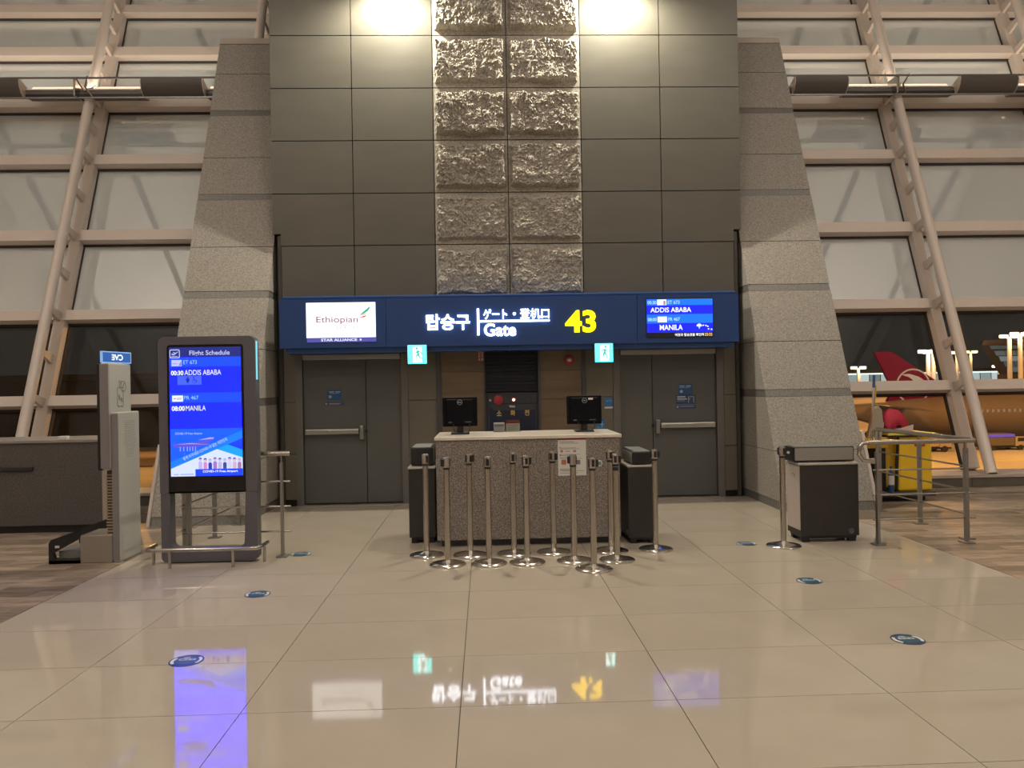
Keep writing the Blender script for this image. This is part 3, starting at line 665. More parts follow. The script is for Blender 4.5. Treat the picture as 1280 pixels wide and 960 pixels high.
# things behind the counter edge
dh = thing('document_holder', 'small red headed paper in a clear stand on the counter top', 'notice', (.30, 8.4, 1.098))
obj('sheet', B().box(.222, .372, 8.392, 8.395, 1.10, 1.225), M_PAPER, dh)
obj('header', B().quad(.222, .372, 1.188, 1.225, FRONT(8.392), 0, .001), M_RED, dh)
obj('print_lines', B().quad(.245, .35, 1.203, 1.212, FRONT(8.391), 0, .001).quad(.24, .355, 1.165, 1.169, FRONT(8.391), 0, .001).quad(.24, .34, 1.145, 1.149, FRONT(8.391), 0, .001).quad(.24, .35, 1.125, 1.129, FRONT(8.391), 0, .001), M_INK, dh)
obj('clear_stand', B().box(.216, .385, 8.386, 8.388, 1.098, 1.228).box(.216, .385, 8.386, 8.45, 1.098, 1.102), M_CLEARPL, dh)
gb = thing('document_printer', 'small grey box beside the red headed paper stand on the counter', 'printer', (.15, 8.42, 1.098))
obj('body', B().bbox(.085, .208, 8.36, 8.5, 1.098, 1.195, .008), flat('printer_grey', (.20, .19, .185), .5), gb)
obj('slot', B().box(.10, .195, 8.355, 8.362, 1.165, 1.172), M_BLACK, gb)

# ================================================================== BOARDING PASS READERS
def reader(cx, cy, rot, w, label, pale_left=True, cab=.60, dep=.33, sw=None, sd=None, sh=.15, sx=0.0):
    """cabinet with a reader on top; long side faces -y before the turn"""
    c = thing('reader_cabinet', label[0], 'cabinet', (0, 0, 0), 'boarding pass reader cabinets'); h = .785; hw = cab / 2; hd = dep / 2
    obj('body', B().bbox(-hw, hw, -hd, hd, .06, h - .022, .004, 1), M_CAB, c)
    obj('end_panel', B().box(-hw - .004 if pale_left else hw, -hw if pale_left else hw + .004, -hd + .01, hd - .01, .12, h - .03), M_PALE, c)
    ex = -hw - .0045 if pale_left else hw + .0045; s = -1 if pale_left else 1
    em = B().prism([(-.03, .67), (.045, .67), (.045, .625), (.035, .655)], frame((ex, 0, 0), (0, s, 0), (0, 0, 1)), 0, .001)
    obj('emblem', em, flat('emblem_dark', (.16, .13, .12), .5), c)
    obj('top', B().bbox(-hw - .012, hw + .004, -hd - .006, hd + .006, h - .022, h, .004, 1), flat('cabinet_top', (.46, .42, .38), .3), c)
    obj('plinth', B().box(-hw + .02, hw - .02, -hd + .02, hd - .02, .035, .06), M_BLACK, c)
    for sx_ in (-hw + .06, hw - .06):
        for sy in (-hd + .05, hd - .05): obj('foot', B().bbox(sx_ - .035, sx_ + .035, sy - .03, sy + .03, 0, .04, .004, 1), M_BLACK, c)
    obj('socket', B().lathe((hw - .08, -hd, .105), [(.028, 0), (.026, .006), (.018, .006), (.016, .002)], 20, 'Y'), flat('socket_blue_grey', (.09, .10, .12), .4), c)
    r = thing('boarding_pass_reader', label[1], 'reader', (0, 0, h), 'boarding pass readers')
    sw = sw or cab; sd = sd or .24; a0, a1 = sx - sw / 2, sx + sw / 2; y0, y1 = -sd / 2, sd / 2
    obj('body', B().bbox(a0, a1, y0, y1, h + .008, h + sh, .012), flat('reader_black', (.016, .016, .018), .3), r)
    obj('front_panel', B().prism(rrect(a0 + .014, a1 - .014, h + .022, h + sh - .012, .012), FRONT(y0), 0, .004), flat('reader_grey', (.25, .235, .215), .4), r)
    obj('top_plate', B().bbox(a0 + .02, a1 - .02, y0 + .02, y1 - .02, h + sh - .003, h + sh + .006, .003, 1), M_DULL, r)
    if rot == 0: obj('side_light', B().box(a0 - .003, a0 + .001, -.03, .03, h + .08, h + .105), flat('lamp_white', (.5, .55, .6), .2), r)
    obj('pad', B().box(a0 + .06, a1 - .06, y0 + .05, y1 - .05, h, h + .01), M_BLACK, r)
    for o in (c, r):
        o.location = (cx, cy, o.location.z); o.rotation_euler = (0, 0, rot)
    return c, r
reader(3.385, 7.65, 0, .6, ('low dark reader cabinet with a pale end beside the lone stanchion', 'black boarding pass reader with grey front panel next to the steel railing'), True, .585, .34, .615, .25, .155, -.03)
reader(1.555, 7.93, -PI / 2, .6, ('dark reader cabinet touching the counter on the yellow number side', 'black boarding pass reader beside the counter with its grey panel turned to the counter'), True, .60, .29, .56, .20, .135, .02)
reader(-.665, 8.20, PI / 2, .6, ('dark reader cabinet partly behind the counter on the airline logo side', 'black boarding pass reader partly hidden behind a stanchion and the counter'), False, .60, .27, .46, .23, .195, .0)

# ================================================================== STANCHIONS
def stanchion_proto():
    t = thing('stanchion', 'x', 'stanchion')
    obj('base', B().lathe((0, 0, 0), [(.160, 0), (.163, .008), (.155, .016), (.11, .026), (.05, .036), (.032, .05), (.0, .05)], 40), M_CHROME, t, smooth=True)
    obj('post', B().lathe((0, 0, 0), [(.027, .045), (.027, .86)], 24), M_STEEL, t, smooth=True)
    obj('collar', B().lathe((0, 0, 0), [(.029, .855), (.031, .858), (.031, .872), (.029, .875)], 24), M_BLACK, t, smooth=True)
    hd = obj('head', B().lathe((0, 0, 0), [(.030, .873), (.033, .876), (.033, .955), (.031, .964), (.02, .968)], 28), flat('head_steel', (.58, .55, .51), .24, 1), t, smooth=True)
    obj('belt_clip', B().bbox(.026, .052, -.016, .016, .885, .95, .004), M_BLACK, hd)
    obj('belt_slot', B().box(-.0345, -.028, -.013, .013, .885, .95), M_BLACK, hd)
    obj('belt_slot', B().box(-.012, .012, -.0345, -.027, .89, .948), M_BLACK, hd)
    return t
ST = [(-.58, 7.325, 2.2, 'stanchion in front of the reader cabinet on the airline logo side', 0),
      (-.36, 6.93, 3.6, 'stanchion of the front row at the counter\'s corner on the logo side', 0),
      (-.165, 7.28, .6, 'stanchion of the back row nearest the counter\'s corner on the logo side', 0),
      (.01, 6.93, 4.7, 'second stanchion of the front row counted from the logo side', 0),
      (.25, 7.29, 1.6, 'stanchion of the back row before the counter below the red document stand', 0),
      (.355, 6.935, .15, 'stanchion with black clip to one side, standing before the middle of the counter', 0),
      (.63, 7.32, -.5, 'stanchion just beside the paper notice, in the back row', 0),
      (.785, 6.95, 3.1, 'stanchion standing right before the paper notice on the counter', 0),
      (.915, 6.62, .1, 'stanchion set furthest out in the hall with a pale clip on its head', 0),
      (1.18, 7.31, .2, 'stanchion behind another at the counter\'s end on the yellow number side', 0),
      (1.17, 6.93, -.2, 'stanchion with a dark label band, before the counter\'s end on the number side', 1),
      (1.615, 7.34, .1, 'stanchion in front of the dark reader cabinet with blue glare on its base', 0),
      (2.865, 7.35, 1.9, 'lone stanchion beside the pale ended reader cabinet near the railing', 0)]
P0 = stanchion_proto()
for i, (x, y, r, lab, band) in enumerate(ST):
    o = P0 if i == 0 else copy_tree(P0)
    o.location = (x, y, 0); o.rotation_euler = (0, 0, r); tag(o, 'steel belt ' + lab, 'stanchion', 'belt stanchions around the counter')
    if i == 8:
        c = obj('belt_end', B().tube([(x + .05, y, .935), (x + .075, y, .935), (x + .085, y, .915), (x + .075, y, .893), (x + .05, y, .893)], .006, 8), flat('clip_pale', (.35, .50, .46), .35)); c.parent = o; c.matrix_parent_inverse = Matrix.Translation((-x, -y, 0)) ; c.matrix_parent_inverse = (Matrix.Translation((x, y, 0)) @ Matrix.Rotation(r, 4, 'Z')).inverted()
    if i == 10:
        c = obj('label_band', B().lathe((x, y, 0), [(.0285, .815), (.0285, .85)], 20), flat('band_navy', (.02, .025, .06), .4)); c.parent = o; c.matrix_parent_inverse = (Matrix.Translation((x, y, 0)) @ Matrix.Rotation(r, 4, 'Z')).inverted()

# ================================================================== RAILINGS
def railing(name, label, p0, p1, posts, loop=None):
    """straight railing from p0 to p1; posts at distances along it"""
    p0 = Vector((*p0, 0)); p1 = Vector((*p1, 0)); d = (p1 - p0).normalized(); n = Vector((-d.y, d.x, 0)); L = (p1 - p0).length
    t = thing('railing', label, 'railing', tuple((p0 + p1) / 2), 'steel railings')
    up = lambda s, z, q=0: p0 + d * s + n * q + Vector((0, 0, z))
    b = B().tube([up(0, .99), up(L, .99)], .024, 12); obj('top_rail', b, M_STEEL, t, smooth=True)
    for z in (.722, .483, .243): obj('rod', B().cyl(up(.04, z), up(L + .0, z), .009, n=10), M_STEEL, t, smooth=True)
    for s in posts:
        P = obj('post', B().hexa([up(s - .012, .012, -.022), up(s + .012, .012, -.022), up(s + .012, .012, .022), up(s - .012, .012, .022), up(s - .012, .90, -.022), up(s + .012, .90, -.022), up(s + .012, .90, .022), up(s - .012, .90, .022)]), M_DULL, t)
        obj('bracket', B().tube([up(s, .89), up(s, .97)], .011, 8), M_STEEL, P)
        obj('base_plate', B().hexa([up(s - .05, 0, -.06), up(s + .05, 0, -.06), up(s + .05, 0, .06), up(s - .05, 0, .06), up(s - .05, .012, -.06), up(s + .05, .012, -.06), up(s + .05, .012, .06), up(s - .05, .012, .06)]), M_DULL, P)
    if loop is not None:
        s = loop; e = -1 if s < L / 2 else 1
        obj('end_loop', B().tube([up(s, .99), up(s + e * .05, .985), up(s + e * .085, .95), up(s + e * .09, .88), up(s + e * .05, .82), up(s - e * .06, .80)], .02, 10), M_STEEL, t, smooth=True)
    return t
railing('railing', 'short steel railing behind the flight display, reaching toward the double door', (-2.95, 7.44), (-1.88, 7.44), [.11, .985])
railing('railing', 'steel railing running back to the pillar behind the flight display', (-2.975, 7.55), (-2.96, 9.3), [.12, .93, 1.70])
railing('railing', 'short steel railing facing the hall between reader cabinet and wood floor', (3.69, 7.3), (4.74, 7.3), [.083, .955], 0.0)
railing('railing', 'steel railing running back to the pillar in front of the cleaning cart', (4.765, 7.42), (4.765, 9.2), [.06, .88, 1.74], 1.78)

# ================================================================== FLIGHT SCHEDULE DISPLAY
ky = 7.25
kd = thing('flight_display', 'tall grey flight schedule display with a bright blue screen and open base', 'display', (-2.6, 7.31, 0))
def ring(b, outer, inner, fr, d0, d1):   # frame between two loops of equal count
    k = len(outer); o, u, v, n = fr
    vs = [o + u * a + v * c + n * d for d in (d0, d1) for loop in (outer, inner) for a, c in loop]
    fs = []
    for i in range(k):
        j = (i + 1) % k
        fs += [(2 * k + i, 2 * k + j, 3 * k + j, 3 * k + i), (i, k + i, k + j, j), (i, j, 2 * k + j, 2 * k + i), (k + i, 3 * k + i, 3 * k + j, k + j)]
    return b.add(vs, fs)
KF = FRONT(ky)
obj('upper_frame', ring(B(), [(-2.14, .655)] + rrect(-3.035, -2.14, .655, 2.11, .06)[0:12] + [(-3.035, .655)], [(-2.245, .655)] + rrect(-2.955, -2.25, .66, 2.035, .03)[0:12] + [(-2.955, .655)], KF, -.12, 0), M_KIOSK, kd, smooth=True)
obj('lower_frame', ring(B(), rrect(-3.03, -2.145, .012, .652, .04)[0:0] + [(-2.145, .652), (-3.03, .652)] + rrect(-3.03, -2.145, .012, .652, .05)[12:], [(-2.25, .652), (-2.945, .652)] + rrect(-2.945, -2.265, .14, .66, .055)[12:], KF, -.12, 0), M_KIOSK, kd, smooth=True)
obj('back_cover', B().bbox(-2.98, -2.2, ky + .02, ky + .11, .66, 2.05, .01), M_CAB, kd)
obj('base_foot', B().bbox(-2.97, -2.2, ky + .01, ky + .11, 0, .02, .004, 1), M_BLACK, kd)
scn = obj('screen', B().box(-2.955, -2.25, ky + .004, ky + .03, .665, 2.034), flat('screen_glass', (.006, .006, .008), .12), kd)
obj('side_light', B().box(-2.141, -2.137, ky + .02, ky + .06, 1.70, 2.06), glow('strip_cyan', (.22, .72, .85), 1.1), kd)
KS = FRONT(ky + .0035)
def sx(u): return -2.9325 + (u - 211) * (.657 / 92)
def sz(v): return 2.014 - (v - 434) * (1.205 / 160)
def area(u0, u1, v0, v1, m, d, name='screen_area'): return obj(name, B().quad(sx(u0), sx(u1), sz(v1), sz(v0), KS, d, d + .0005), m, scn)
KB = glow('kiosk_blue', (.0, .003, .80), 7); KL = glow('kiosk_light_blue', (.0, .011, .95), 7); KH = glow('kiosk_header', (.01, .02, .24), .9)
KW = glow('kiosk_white', (.85, .88, 1), 1.2); KLT = glow('kiosk_lilac', (.55, .60, .98), 1.0); KC = glow('kiosk_pale_blue', (.30, .60, 1), 1.0)
area(211, 303, 434.5, 594, KB, 0); area(211, 303, 434.5, 447, KH, .0006); area(211, 303, 447, 458.5, KL, .0006); area(211, 303, 491, 503, KL, .0006)
icn = B(); c1 = [(sx(a), sz(v)) for a, v in rrect(211.5, 224.8, 437, 447.8, 2)]; c2 = [(sx(a), sz(v)) for a, v in rrect(212.6, 223.7, 438.1, 446.7, 1.4)]
ring(icn, c1, c2, KS, .001, .0015)
icn.prism([(sx(a), sz(v)) for a, v in ((213.8, 442.4), (215.4, 442.0), (217, 442.9), (222, 439.6), (222.6, 440.2), (217.2, 444.2), (215.2, 444))], KS, .001, .0015).prism([(sx(a), sz(v)) for a, v in ((215.5, 440.6), (216.6, 440.2), (219.6, 441.4), (218.6, 442.2))], KS, .001, .0015).quad(sx(214), sx(222), sz(445.8), sz(445.2), KS, .001, .0015)
obj('plane_icon', icn, KLT, scn)
def kt(s, u0, u1, v0, v1, m, wt=0.0): return obj('lettering', txt(B(), s, sx(u0), sx(u1), sz(v1), sz(v0), KS, .0016, wt), m, scn)
kt('Flight Schedule', 237, 289, 438.6, 446.2, KLT, .015)
kt('ET 673', 229, 246.5, 450.5, 455.5, KC, .01); kt('PR 467', 229.2, 248, 494.5, 499.3, KC, .01)
kt('00:30', 213, 229, 463.2, 469, KW, .03); kt('ADDIS ABABA', 230.3, 277.5, 462.6, 469, KW, .0); kt('08:00', 213.3, 230, 507, 513, KW, .03); kt('MANILA', 231.3, 257, 506.8, 513, KW, .0)
lg = area(213.8, 227, 450, 457.8, KLT, .001, 'logo_card'); area(214, 228, 494, 501.5, KW, .001, 'logo_card')
obj('logo_mark', B().prism([(sx(222.8), sz(457)), (sx(226.5), sz(451.4)), (sx(226.6), sz(457.2))], KS, .0016, .002).quad(sx(215), sx(221), sz(455), sz(454.3), KS, .0016, .002), glow('logo_mauve', (.28, .25, .75), .9), scn)
obj('logo_mark', B().prism([(sx(215), sz(498.5)), (sx(218), sz(496.8)), (sx(219), sz(498.3))], KS, .0016, .002).quad(sx(219.5), sx(227), sz(497.7), sz(497), KS, .0016, .002).quad(sx(219.5), sx(226), sz(499), sz(498.4), KS, .0016, .002), glow('logo_plum', (.30, .05, .30), .9), scn)
area(221.2, 252, 470, 481, glow('kiosk_slate', (.02, .045, .85), 3), .001, 'access_box')
acc = B(); KI = glow('kiosk_icon_dark', (.0, .03, .30), .9)
acc.prism(circ(sx(234.3), sz(472.2), .009, 12), KS, .0016, .002).prism([(sx(232), sz(473.2)), (sx(236.6), sz(473.2)), (sx(237), sz(476)), (sx(235.8), sz(476)), (sx(235.6), sz(478.6)), (sx(233), sz(478.6)), (sx(232.8), sz(476)), (sx(231.8), sz(476))], KS, .0016, .002)
acc.prism(circ(sx(242.3), sz(471.6), .007, 10), KS, .0016, .002).prism([(sx(241.8), sz(472.6)), (sx(242.9), sz(472.6)), (sx(243), sz(475)), (sx(245.4), sz(475)), (sx(247), sz(478)), (sx(246.2), sz(478.4)), (sx(244.8), sz(475.8)), (sx(241.8), sz(475.8))], KS, .0016, .002)
aa = circ(sx(242.6), sz(476.2), .020, 14, 1, PI * .75, PI * 2.1); ab = circ(sx(242.6), sz(476.2), .0155, 14, 1, PI * .75, PI * 2.1)
for i in range(13): acc.prism([aa[i], aa[i + 1], ab[i + 1], ab[i]], KS, .0016, .002)
obj('access_icons', acc, KI, scn)
# poster in the lower part of the screen
def pa(pts, m, d, name='poster_area'): return obj(name, B().prism([(sx(a), sz(v)) for a, v in pts], KS, d, d + .0004), m, scn)
pa([(211, 535.4), (303.5, 535.4), (303.5, 594), (211, 594)], glow('poster_blue', (.0, .02, .93), 6), .001)
pa([(211, 584.5), (270.5, 561), (303.5, 572), (303.5, 594), (211, 594)], glow('poster_white', (.60, .68, 1.6), 1.2), .0015)
pa([(270.5, 561), (284, 555.4), (303.5, 562.4), (303.5, 572)], glow('poster_sky', (.0, .13, .95), 3), .0018)
pa([(284, 555.4), (303.5, 548), (303.5, 562.4)], glow('poster_deep', (.0, .014, .85), 3.5), .0018)
pa([(211, 576), (303.5, 538), (303.5, 548), (211, 584.5)], glow('poster_band', (.0, .07, .92), 3.2), .002)
bd = glow('poster_violet', (.12, .10, .80), .9); bl = glow('poster_lilac', (.42, .42, .95), 1)
pa([(213.5, 555), (222, 553.6), (245, 551.5), (256, 549.5), (264, 547.2), (267.5, 547), (267, 549), (259, 552), (262, 555), (243, 558), (218, 558.6), (214, 556.5)], bd, .0025, 'poster_building')
pa([(216, 554.6), (236, 553.1), (262, 555.2), (236, 554.2)], bl, .0028, 'poster_building')
pa([(246, 549.4), (262, 546.3), (267.5, 546.6), (266, 548.2), (254, 549)], bl, .0028, 'poster_building')
pb = B()
for u in (223, 227.5, 232, 235.5, 239, 242.5): pb.quad(sx(u), sx(u + 1), sz(563), sz(557.5), KS, .0026, .003)
obj('poster_building', pb, bl, scn)
kt('COVID-19 Free Airport', 217, 252, 539.8, 543.2, KLT, .01)
du = Vector((1, 0, .448)).normalized()
dfr = frame(Vector((sx(228), ky + .0035, sz(574.6))), du, Vector((-du.z, 0, du.x)))
obj('lettering', txt(B(), '함께 이겨내요! COVID-19 없는 대한민국', 0, .445, 0, .033, dfr, .0028, .01), KLT, scn)
pcs = [('pale', (.60, .55, .85)), ('pink', (.85, .30, .62)), ('navy', (.03, .05, .45)), ('plum', (.45, .22, .60)), ('lilac', (.62, .52, .85)), ('ink', (.05, .08, .30)), ('white', (.75, .75, .95)), ('rose', (.80, .50, .75)), ('wine', (.45, .20, .55))]
for i, (nm, c) in enumerate(pcs):
    u = 249 + 6.3 * i; h = 571 + (i * 7 % 3) * .7; m = glow('figure_' + nm, c, .9)
    pa([(u - 2.3, 586), (u - 2.4, h + 7), (u - 1.6, h + 5), (u + 1.6, h + 5), (u + 2.4, h + 7), (u + 2.3, 586)], m, .0024, 'poster_figure')
    obj('poster_figure', B().prism(circ(sx(u), sz(h + 2.8), .0145, 12), KS, .0026, .003), glow('figure_skin', (.80, .58, .72), .9), scn)
    pa([(u - 2.1, h + 2.6), (u - 1.6, h + .6), (u, h), (u + 1.6, h + .6), (u + 2.1, h + 2.6), (u, h + 1.6)], glow('figure_hair_%d' % (i % 3), ((.10, .05, .35), (.05, .05, .25), (.50, .45, .75))[i % 3], .9), .0031, 'poster_figure')
pa([(242.5, 585.4), (303.5, 585.4), (303.5, 594), (242.5, 594)], glow('poster_caption', (.0, .02, .75), 3), .0034)
obj('lettering', txt(B(), 'COVID-19 Free Airport', sx(252), sx(297), sz(590.6), sz(587), KS, .004, .025), KW, scn)
obj('poster_lines', B().quad(sx(215), sx(221), sz(591.8), sz(591.2), KS, .002, .0024).quad(sx(223), sx(240), sz(591.8), sz(591.2), KS, .002, .0024), KB, scn)
# bumper bar in front of it
bu = thing('bumper_rail', 'low steel tube bumper around the foot of the flight display', 'rail', (-2.58, 7.1, 0))
pts = [(-3.10, 7.30, .165), (-3.10, 7.12, .165), (-3.08, 7.065, .165), (-3.02, 7.05, .165), (-2.16, 7.05, .165), (-2.10, 7.065, .165), (-2.075, 7.12, .165), (-2.075, 7.32, .165)]
obj('tube', B().tube(pts, .019, 12), M_STEEL, bu, smooth=True)
for x, y in ((-3.09, 7.22), (-2.875, 7.05), (-2.31, 7.05), (-2.08, 7.24)): obj('leg', B().cyl((x, y, 0), (x, y, .155), .014), M_STEEL, bu, smooth=True)

# ================================================================== BAGGAGE SCALE AND DESK ON THE WOOD FLOOR
sc = thing('baggage_scale', 'white upright baggage scale with lit blue sign and black tray', 'scale', (-3.7, 7.5, 0))
M_SCW = flat('scale_white', (.44, .44, .41), .45); M_SCG = flat('scale_side_grey', (.20, .185, .185), .5)
SX = frame((-3.455, 0, 0), (0, 1, 0), (0, 0, 1))     # wide face, normal +x
pil = obj('column', B().bbox(-3.525, -3.457, 7.36, 7.80, .0, 1.415, .012), M_SCW, sc)
obj('side_strip', B().box(-3.522, -3.462, 7.354, 7.361, .02, 1.40), M_SCG, sc)
b = B()
for j in range(20):
    for i in range(12):
        if abs(i - 5.5) * 1.6 + max(0, 8 - j) * .45 < 9 - .02 * j: b.quad(7.46 + .022 * i + (.011 if j % 2 else 0), 7.466 + .022 * i + (.011 if j % 2 else 0), .98 + .018 * j, .986 + .018 * j, SX, -.002, -.001)
o = obj('speaker_holes', b, M_INK, pil); o['kind'] = 'stuff'
hd = obj('head_case', B().bbox(-3.615, -3.53, 7.34, 7.80, .875, 1.885, .02), M_SCW, sc)
obj('side_strip', B().box(-3.612, -3.535, 7.332, 7.342, .89, 1.87), M_SCG, sc)
obj('screen_bezel', B().bbox(-3.648, -3.612, 7.345, 7.79, .868, 1.88, .008), M_BLACK, sc)
SH = frame((-3.529, 0, 0), (0, 1, 0), (0, 0, 1))
b = B(); o1 = rrect(7.50, 7.625, 1.415, 1.60, .015); o2 = rrect(7.506, 7.619, 1.421, 1.594, .011); ring(b, o1, o2, SH, 0, .001)
o1 = circ(7.625, 1.61, .055, 24); o2 = circ(7.625, 1.61, .049, 24); ring(b, o1, o2, SH, 0, .001)
o1 = rrect(7.54, 7.58, 1.60, 1.665, .004); o2 = rrect(7.546, 7.574, 1.60, 1.66, .003); ring(b, o1, o2, SH, 0, .001)
b.prism([(7.61, 1.60), (7.616, 1.594), (7.65, 1.645), (7.642, 1.648)], SH, 0, .001).quad(7.52, 7.535, 1.408, 1.416, SH, 0, .001).quad(7.59, 7.605, 1.408, 1.416, SH, 0, .001)
txt(b, 'kg', 7.565, 7.605, 1.455, 1.51, SH, .001, .03); b.quad(7.53, 7.535, 1.48, 1.53, SH, 0, .001).quad(7.545, 7.55, 1.48, 1.53, SH, 0, .001)
b.v = [(x, y, z + .05) for x, y, z in b.v]; obj('luggage_icon', b, M_INK, hd)
SGb = frame((-3.60, 7.36, 0), (.085, .41, 0), (0, 0, 1))
sg = obj('top_sign', B().quad(0, .42, 1.885, 1.995, SGb, -.02, 0), flat('sign_edge', (.3, .5, .8), .3, emit=(.15, .35, .85), es=.55), sc)
obj('sign_face', B().quad(.012, .408, 1.893, 1.985, SGb, 0, .001), glow('scale_sign_blue', (.02, .13, .48), .8), sg)
SGm = (SGb[0] + SGb[1] * .42, -SGb[1], SGb[2], SGb[3])   # lettering seen from behind, so mirrored
obj('lettering', txt(B(), 'CVE', .125, .285, 1.912, 1.968, SGm, .0015, .02), glow('scale_sign_white', (.9, .95, 1), 1.5), sg)
obj('rear_vent', B().box(-3.60, -3.53, 7.42, 7.74, .14, .86), flat('vent_brown', (.10, .07, .05), .6), sc)
b = B()
for k in range(24): b.box(-3.605, -3.53, 7.405, 7.42, .17 + .028 * k, .182 + .028 * k)
obj('vent_ribs', b, flat('vent_rib', (.36, .27, .19), .5), sc)['kind'] = 'stuff'
obj('scale_box', B().bbox(-3.83, -3.53, 7.36, 7.72, .0, .262, .008), flat('scale_box', (.30, .26, .22), .4, .3), sc)
tr = obj('tray', B().bbox(-4.12, -3.83, 7.36, 7.40, 0, .03, .004).box(-4.12, -3.83, 7.36, 7.92, 0, .03), M_BLACK, sc)
SD = frame((0, 0, 0), (1, 0, 0), (0, 0, 1))
obj('tray_side', B().prism([(-4.12, 0), (-3.83, 0), (-3.83, .035), (-4.06, .04), (-4.08, .10), (-3.83, .235), (-3.80, .325), (-4.10, .225), (-4.12, .19)], FRONT(7.38), -.02, .02), M_BLACK, sc)
obj('tray_side', B().prism([(-4.12, 0), (-3.83, 0), (-3.83, .33), (-4.10, .225), (-4.12, .19)], FRONT(7.92), -.02, .02), M_BLACK, sc)
obj('weighing_plate', B().bbox(-4.06, -3.835, 7.42, 7.88, .035, .11, .006), flat('plate_grey', (.25, .25, .25), .4, .5), sc)
obj('tray_label', B().quad(-4.06, -4.02, .15, .172, FRONT(7.36), 0, .002), M_PAPER, sc)
dk = thing('stone_desk', 'long low dark grey speckled desk on the wood floor beside the scale', 'desk', (-6.5, 9.4, 0))
obj('body', B().box(-9.0, -4.42, 9.0, 9.75, .09, 1.035), M_DESK, dk)
obj('top', B().bbox(-9.0, -4.40, 8.985, 9.78, 1.035, 1.068, .005), flat('desk_top', (.26, .235, .215), .35), dk)
obj('plinth', B().box(-9.0, -4.44, 9.05, 9.7, 0, .09), M_BLACK, dk)
obj('end_trim', B().box(-4.42, -4.375, 8.995, 9.76, .085, 1.05), flat('end_trim', (.42, .37, .32), .35, .3), dk)
obj('pull_slot', B().bbox(-7.2, -5.19, 8.97, 9.0, .72, .765, .008), flat('slot_navy', (.022, .023, .03), .4), dk)
obj('seam', B().box(-6.9, -6.895, 8.997, 9.01, .09, 1.03), M_BLACK, dk)
tg = obj('small_box', B().bbox(-4.93, -4.83, 9.03, 9.1, 1.068, 1.108, .006), flat('box_white', (.6, .58, .53), .5)); tag(tg, 'tiny white box lying on the dark speckled desk', 'box')

# ================================================================== FLOOR STICKERS
wear = ['blue round floor sticker between the far railing and the counter, on the flight display side', 'blue round floor sticker standing alone in front of the flight display', 'blue round floor sticker with purple screen glare around it',
        'blue round floor sticker close to the lone stanchion', 'blue round floor sticker before the pale ended reader cabinet', 'blue round floor sticker closest to the hall, on the railing side']
for i, (x, y) in enumerate(((-1.815, 7.53), (-1.81, 6.09), (-1.80, 4.63), (2.55, 7.50), (2.56, 6.05), (2.565, 4.63))):
    up = frame((x, y, .0), (1, 0, 0), (0, 1, 0)); R = .099; k_ = R / .155
    s = obj('floor_sticker', B().prism(circ(0, 0, R, 36), up, .0005, .002), flat('sticker_navy', (.012, .05, .12), .35)); tag(s, wear[i], 'sticker', 'distance stickers on the tiles')
    for a0, a1 in ((2.6, 3.9), (-.55, .75)):
        b = B()
        c1 = circ(0, 0, R * .90, 10, 1, a0, a1); c2 = circ(0, 0, R * .72, 10, 1, a0, a1)
        for k in range(9): b.prism([c1[k], c1[k + 1], c2[k + 1], c2[k]], up, .002, .0025)
        obj('white_arc', b, flat('sticker_white', (.62, .62, .58), .4), s)
    obj('inner_disc', B().prism(circ(0, 0, R * .70, 28), up, .002, .0025), flat('sticker_teal', (.028, .085, .14), .35), s)
    b = B().quad(-.075 * k_, .075 * k_, .005 * k_, .045 * k_, up, .0026, .003)
    obj('text_bar', b, flat('sticker_white', (.62, .62, .58), .4), s)
    b = B().quad(-.065 * k_, -.02 * k_, .015 * k_, .034 * k_, up, .003, .0034).quad(-.012 * k_, .02 * k_, .015 * k_, .034 * k_, up, .003, .0034).quad(.03 * k_, .065 * k_, .015 * k_, .034 * k_, up, .003, .0034)
    obj('text_marks', b, flat('sticker_navy', (.012, .05, .12), .35), s)
    obj('foot_marks', B().prism(circ(-.02 * k_, .075 * k_, .022 * k_, 12, 1.6), up, .0026, .003), flat('sticker_grey', (.30, .34, .38), .4), s)

# ================================================================== CLEANING CART
cc = thing('cleaning_cart', 'yellow janitor cart with a vinyl bag and a lid behind the railing', 'cart', (5.5, 10.0, 0))
M_YD = flat('yellow_fold', (.55, .33, .015), .5)
obj('bag', B().bbox(5.38, 5.84, 9.86, 10.42, .13, .865, .03).prism([(5.385, .15), (5.385, .86), (5.20, .83), (5.24, .17)], FRONT(9.97), -.42, .0), M_YEL, cc)
obj('bag_fold', B().prism([(5.36, .13), (5.395, .86), (5.375, .86), (5.345, .5), (5.34, .13)], FRONT(9.855), -.02, .01), M_BLACK, cc)
obj('bag_fold', B().prism([(5.25, .2), (5.345, .14), (5.34, .5), (5.37, .85), (5.22, .83)], FRONT(9.955), -.01, .01), M_YD, cc)
obj('lid', B().bbox(5.24, 5.88, 9.84, 10.44, .862, .89, .006), flat('lid_yellow', (.80, .66, .10), .4), cc)
obj('lid_edge', B().box(5.235, 5.885, 9.838, 10.445, .838, .862), M_BLACK, cc)
lbp = obj('label_plate', B().bbox(5.60, 5.735, 9.846, 9.862, .715, .765, .004), M_RED, cc)
obj('label_line', B().quad(5.62, 5.715, .735, .745, FRONT(9.846), 0, .001), flat('pale_red', (.5, .25, .22), .5), lbp)
obj('deck', B().bbox(4.98, 5.85, 9.80, 10.46, .07, .13, .01), flat('deck_grey', (.035, .04, .05), .5), cc)
obj('frame_post', B().bbox(5.16, 5.24, 9.9, 10.3, .13, .84, .01), M_BLACK, cc)
obj('tray_shelf', B().bbox(4.94, 5.24, 9.84, 10.40, .70, .84, .012), M_YD, cc)
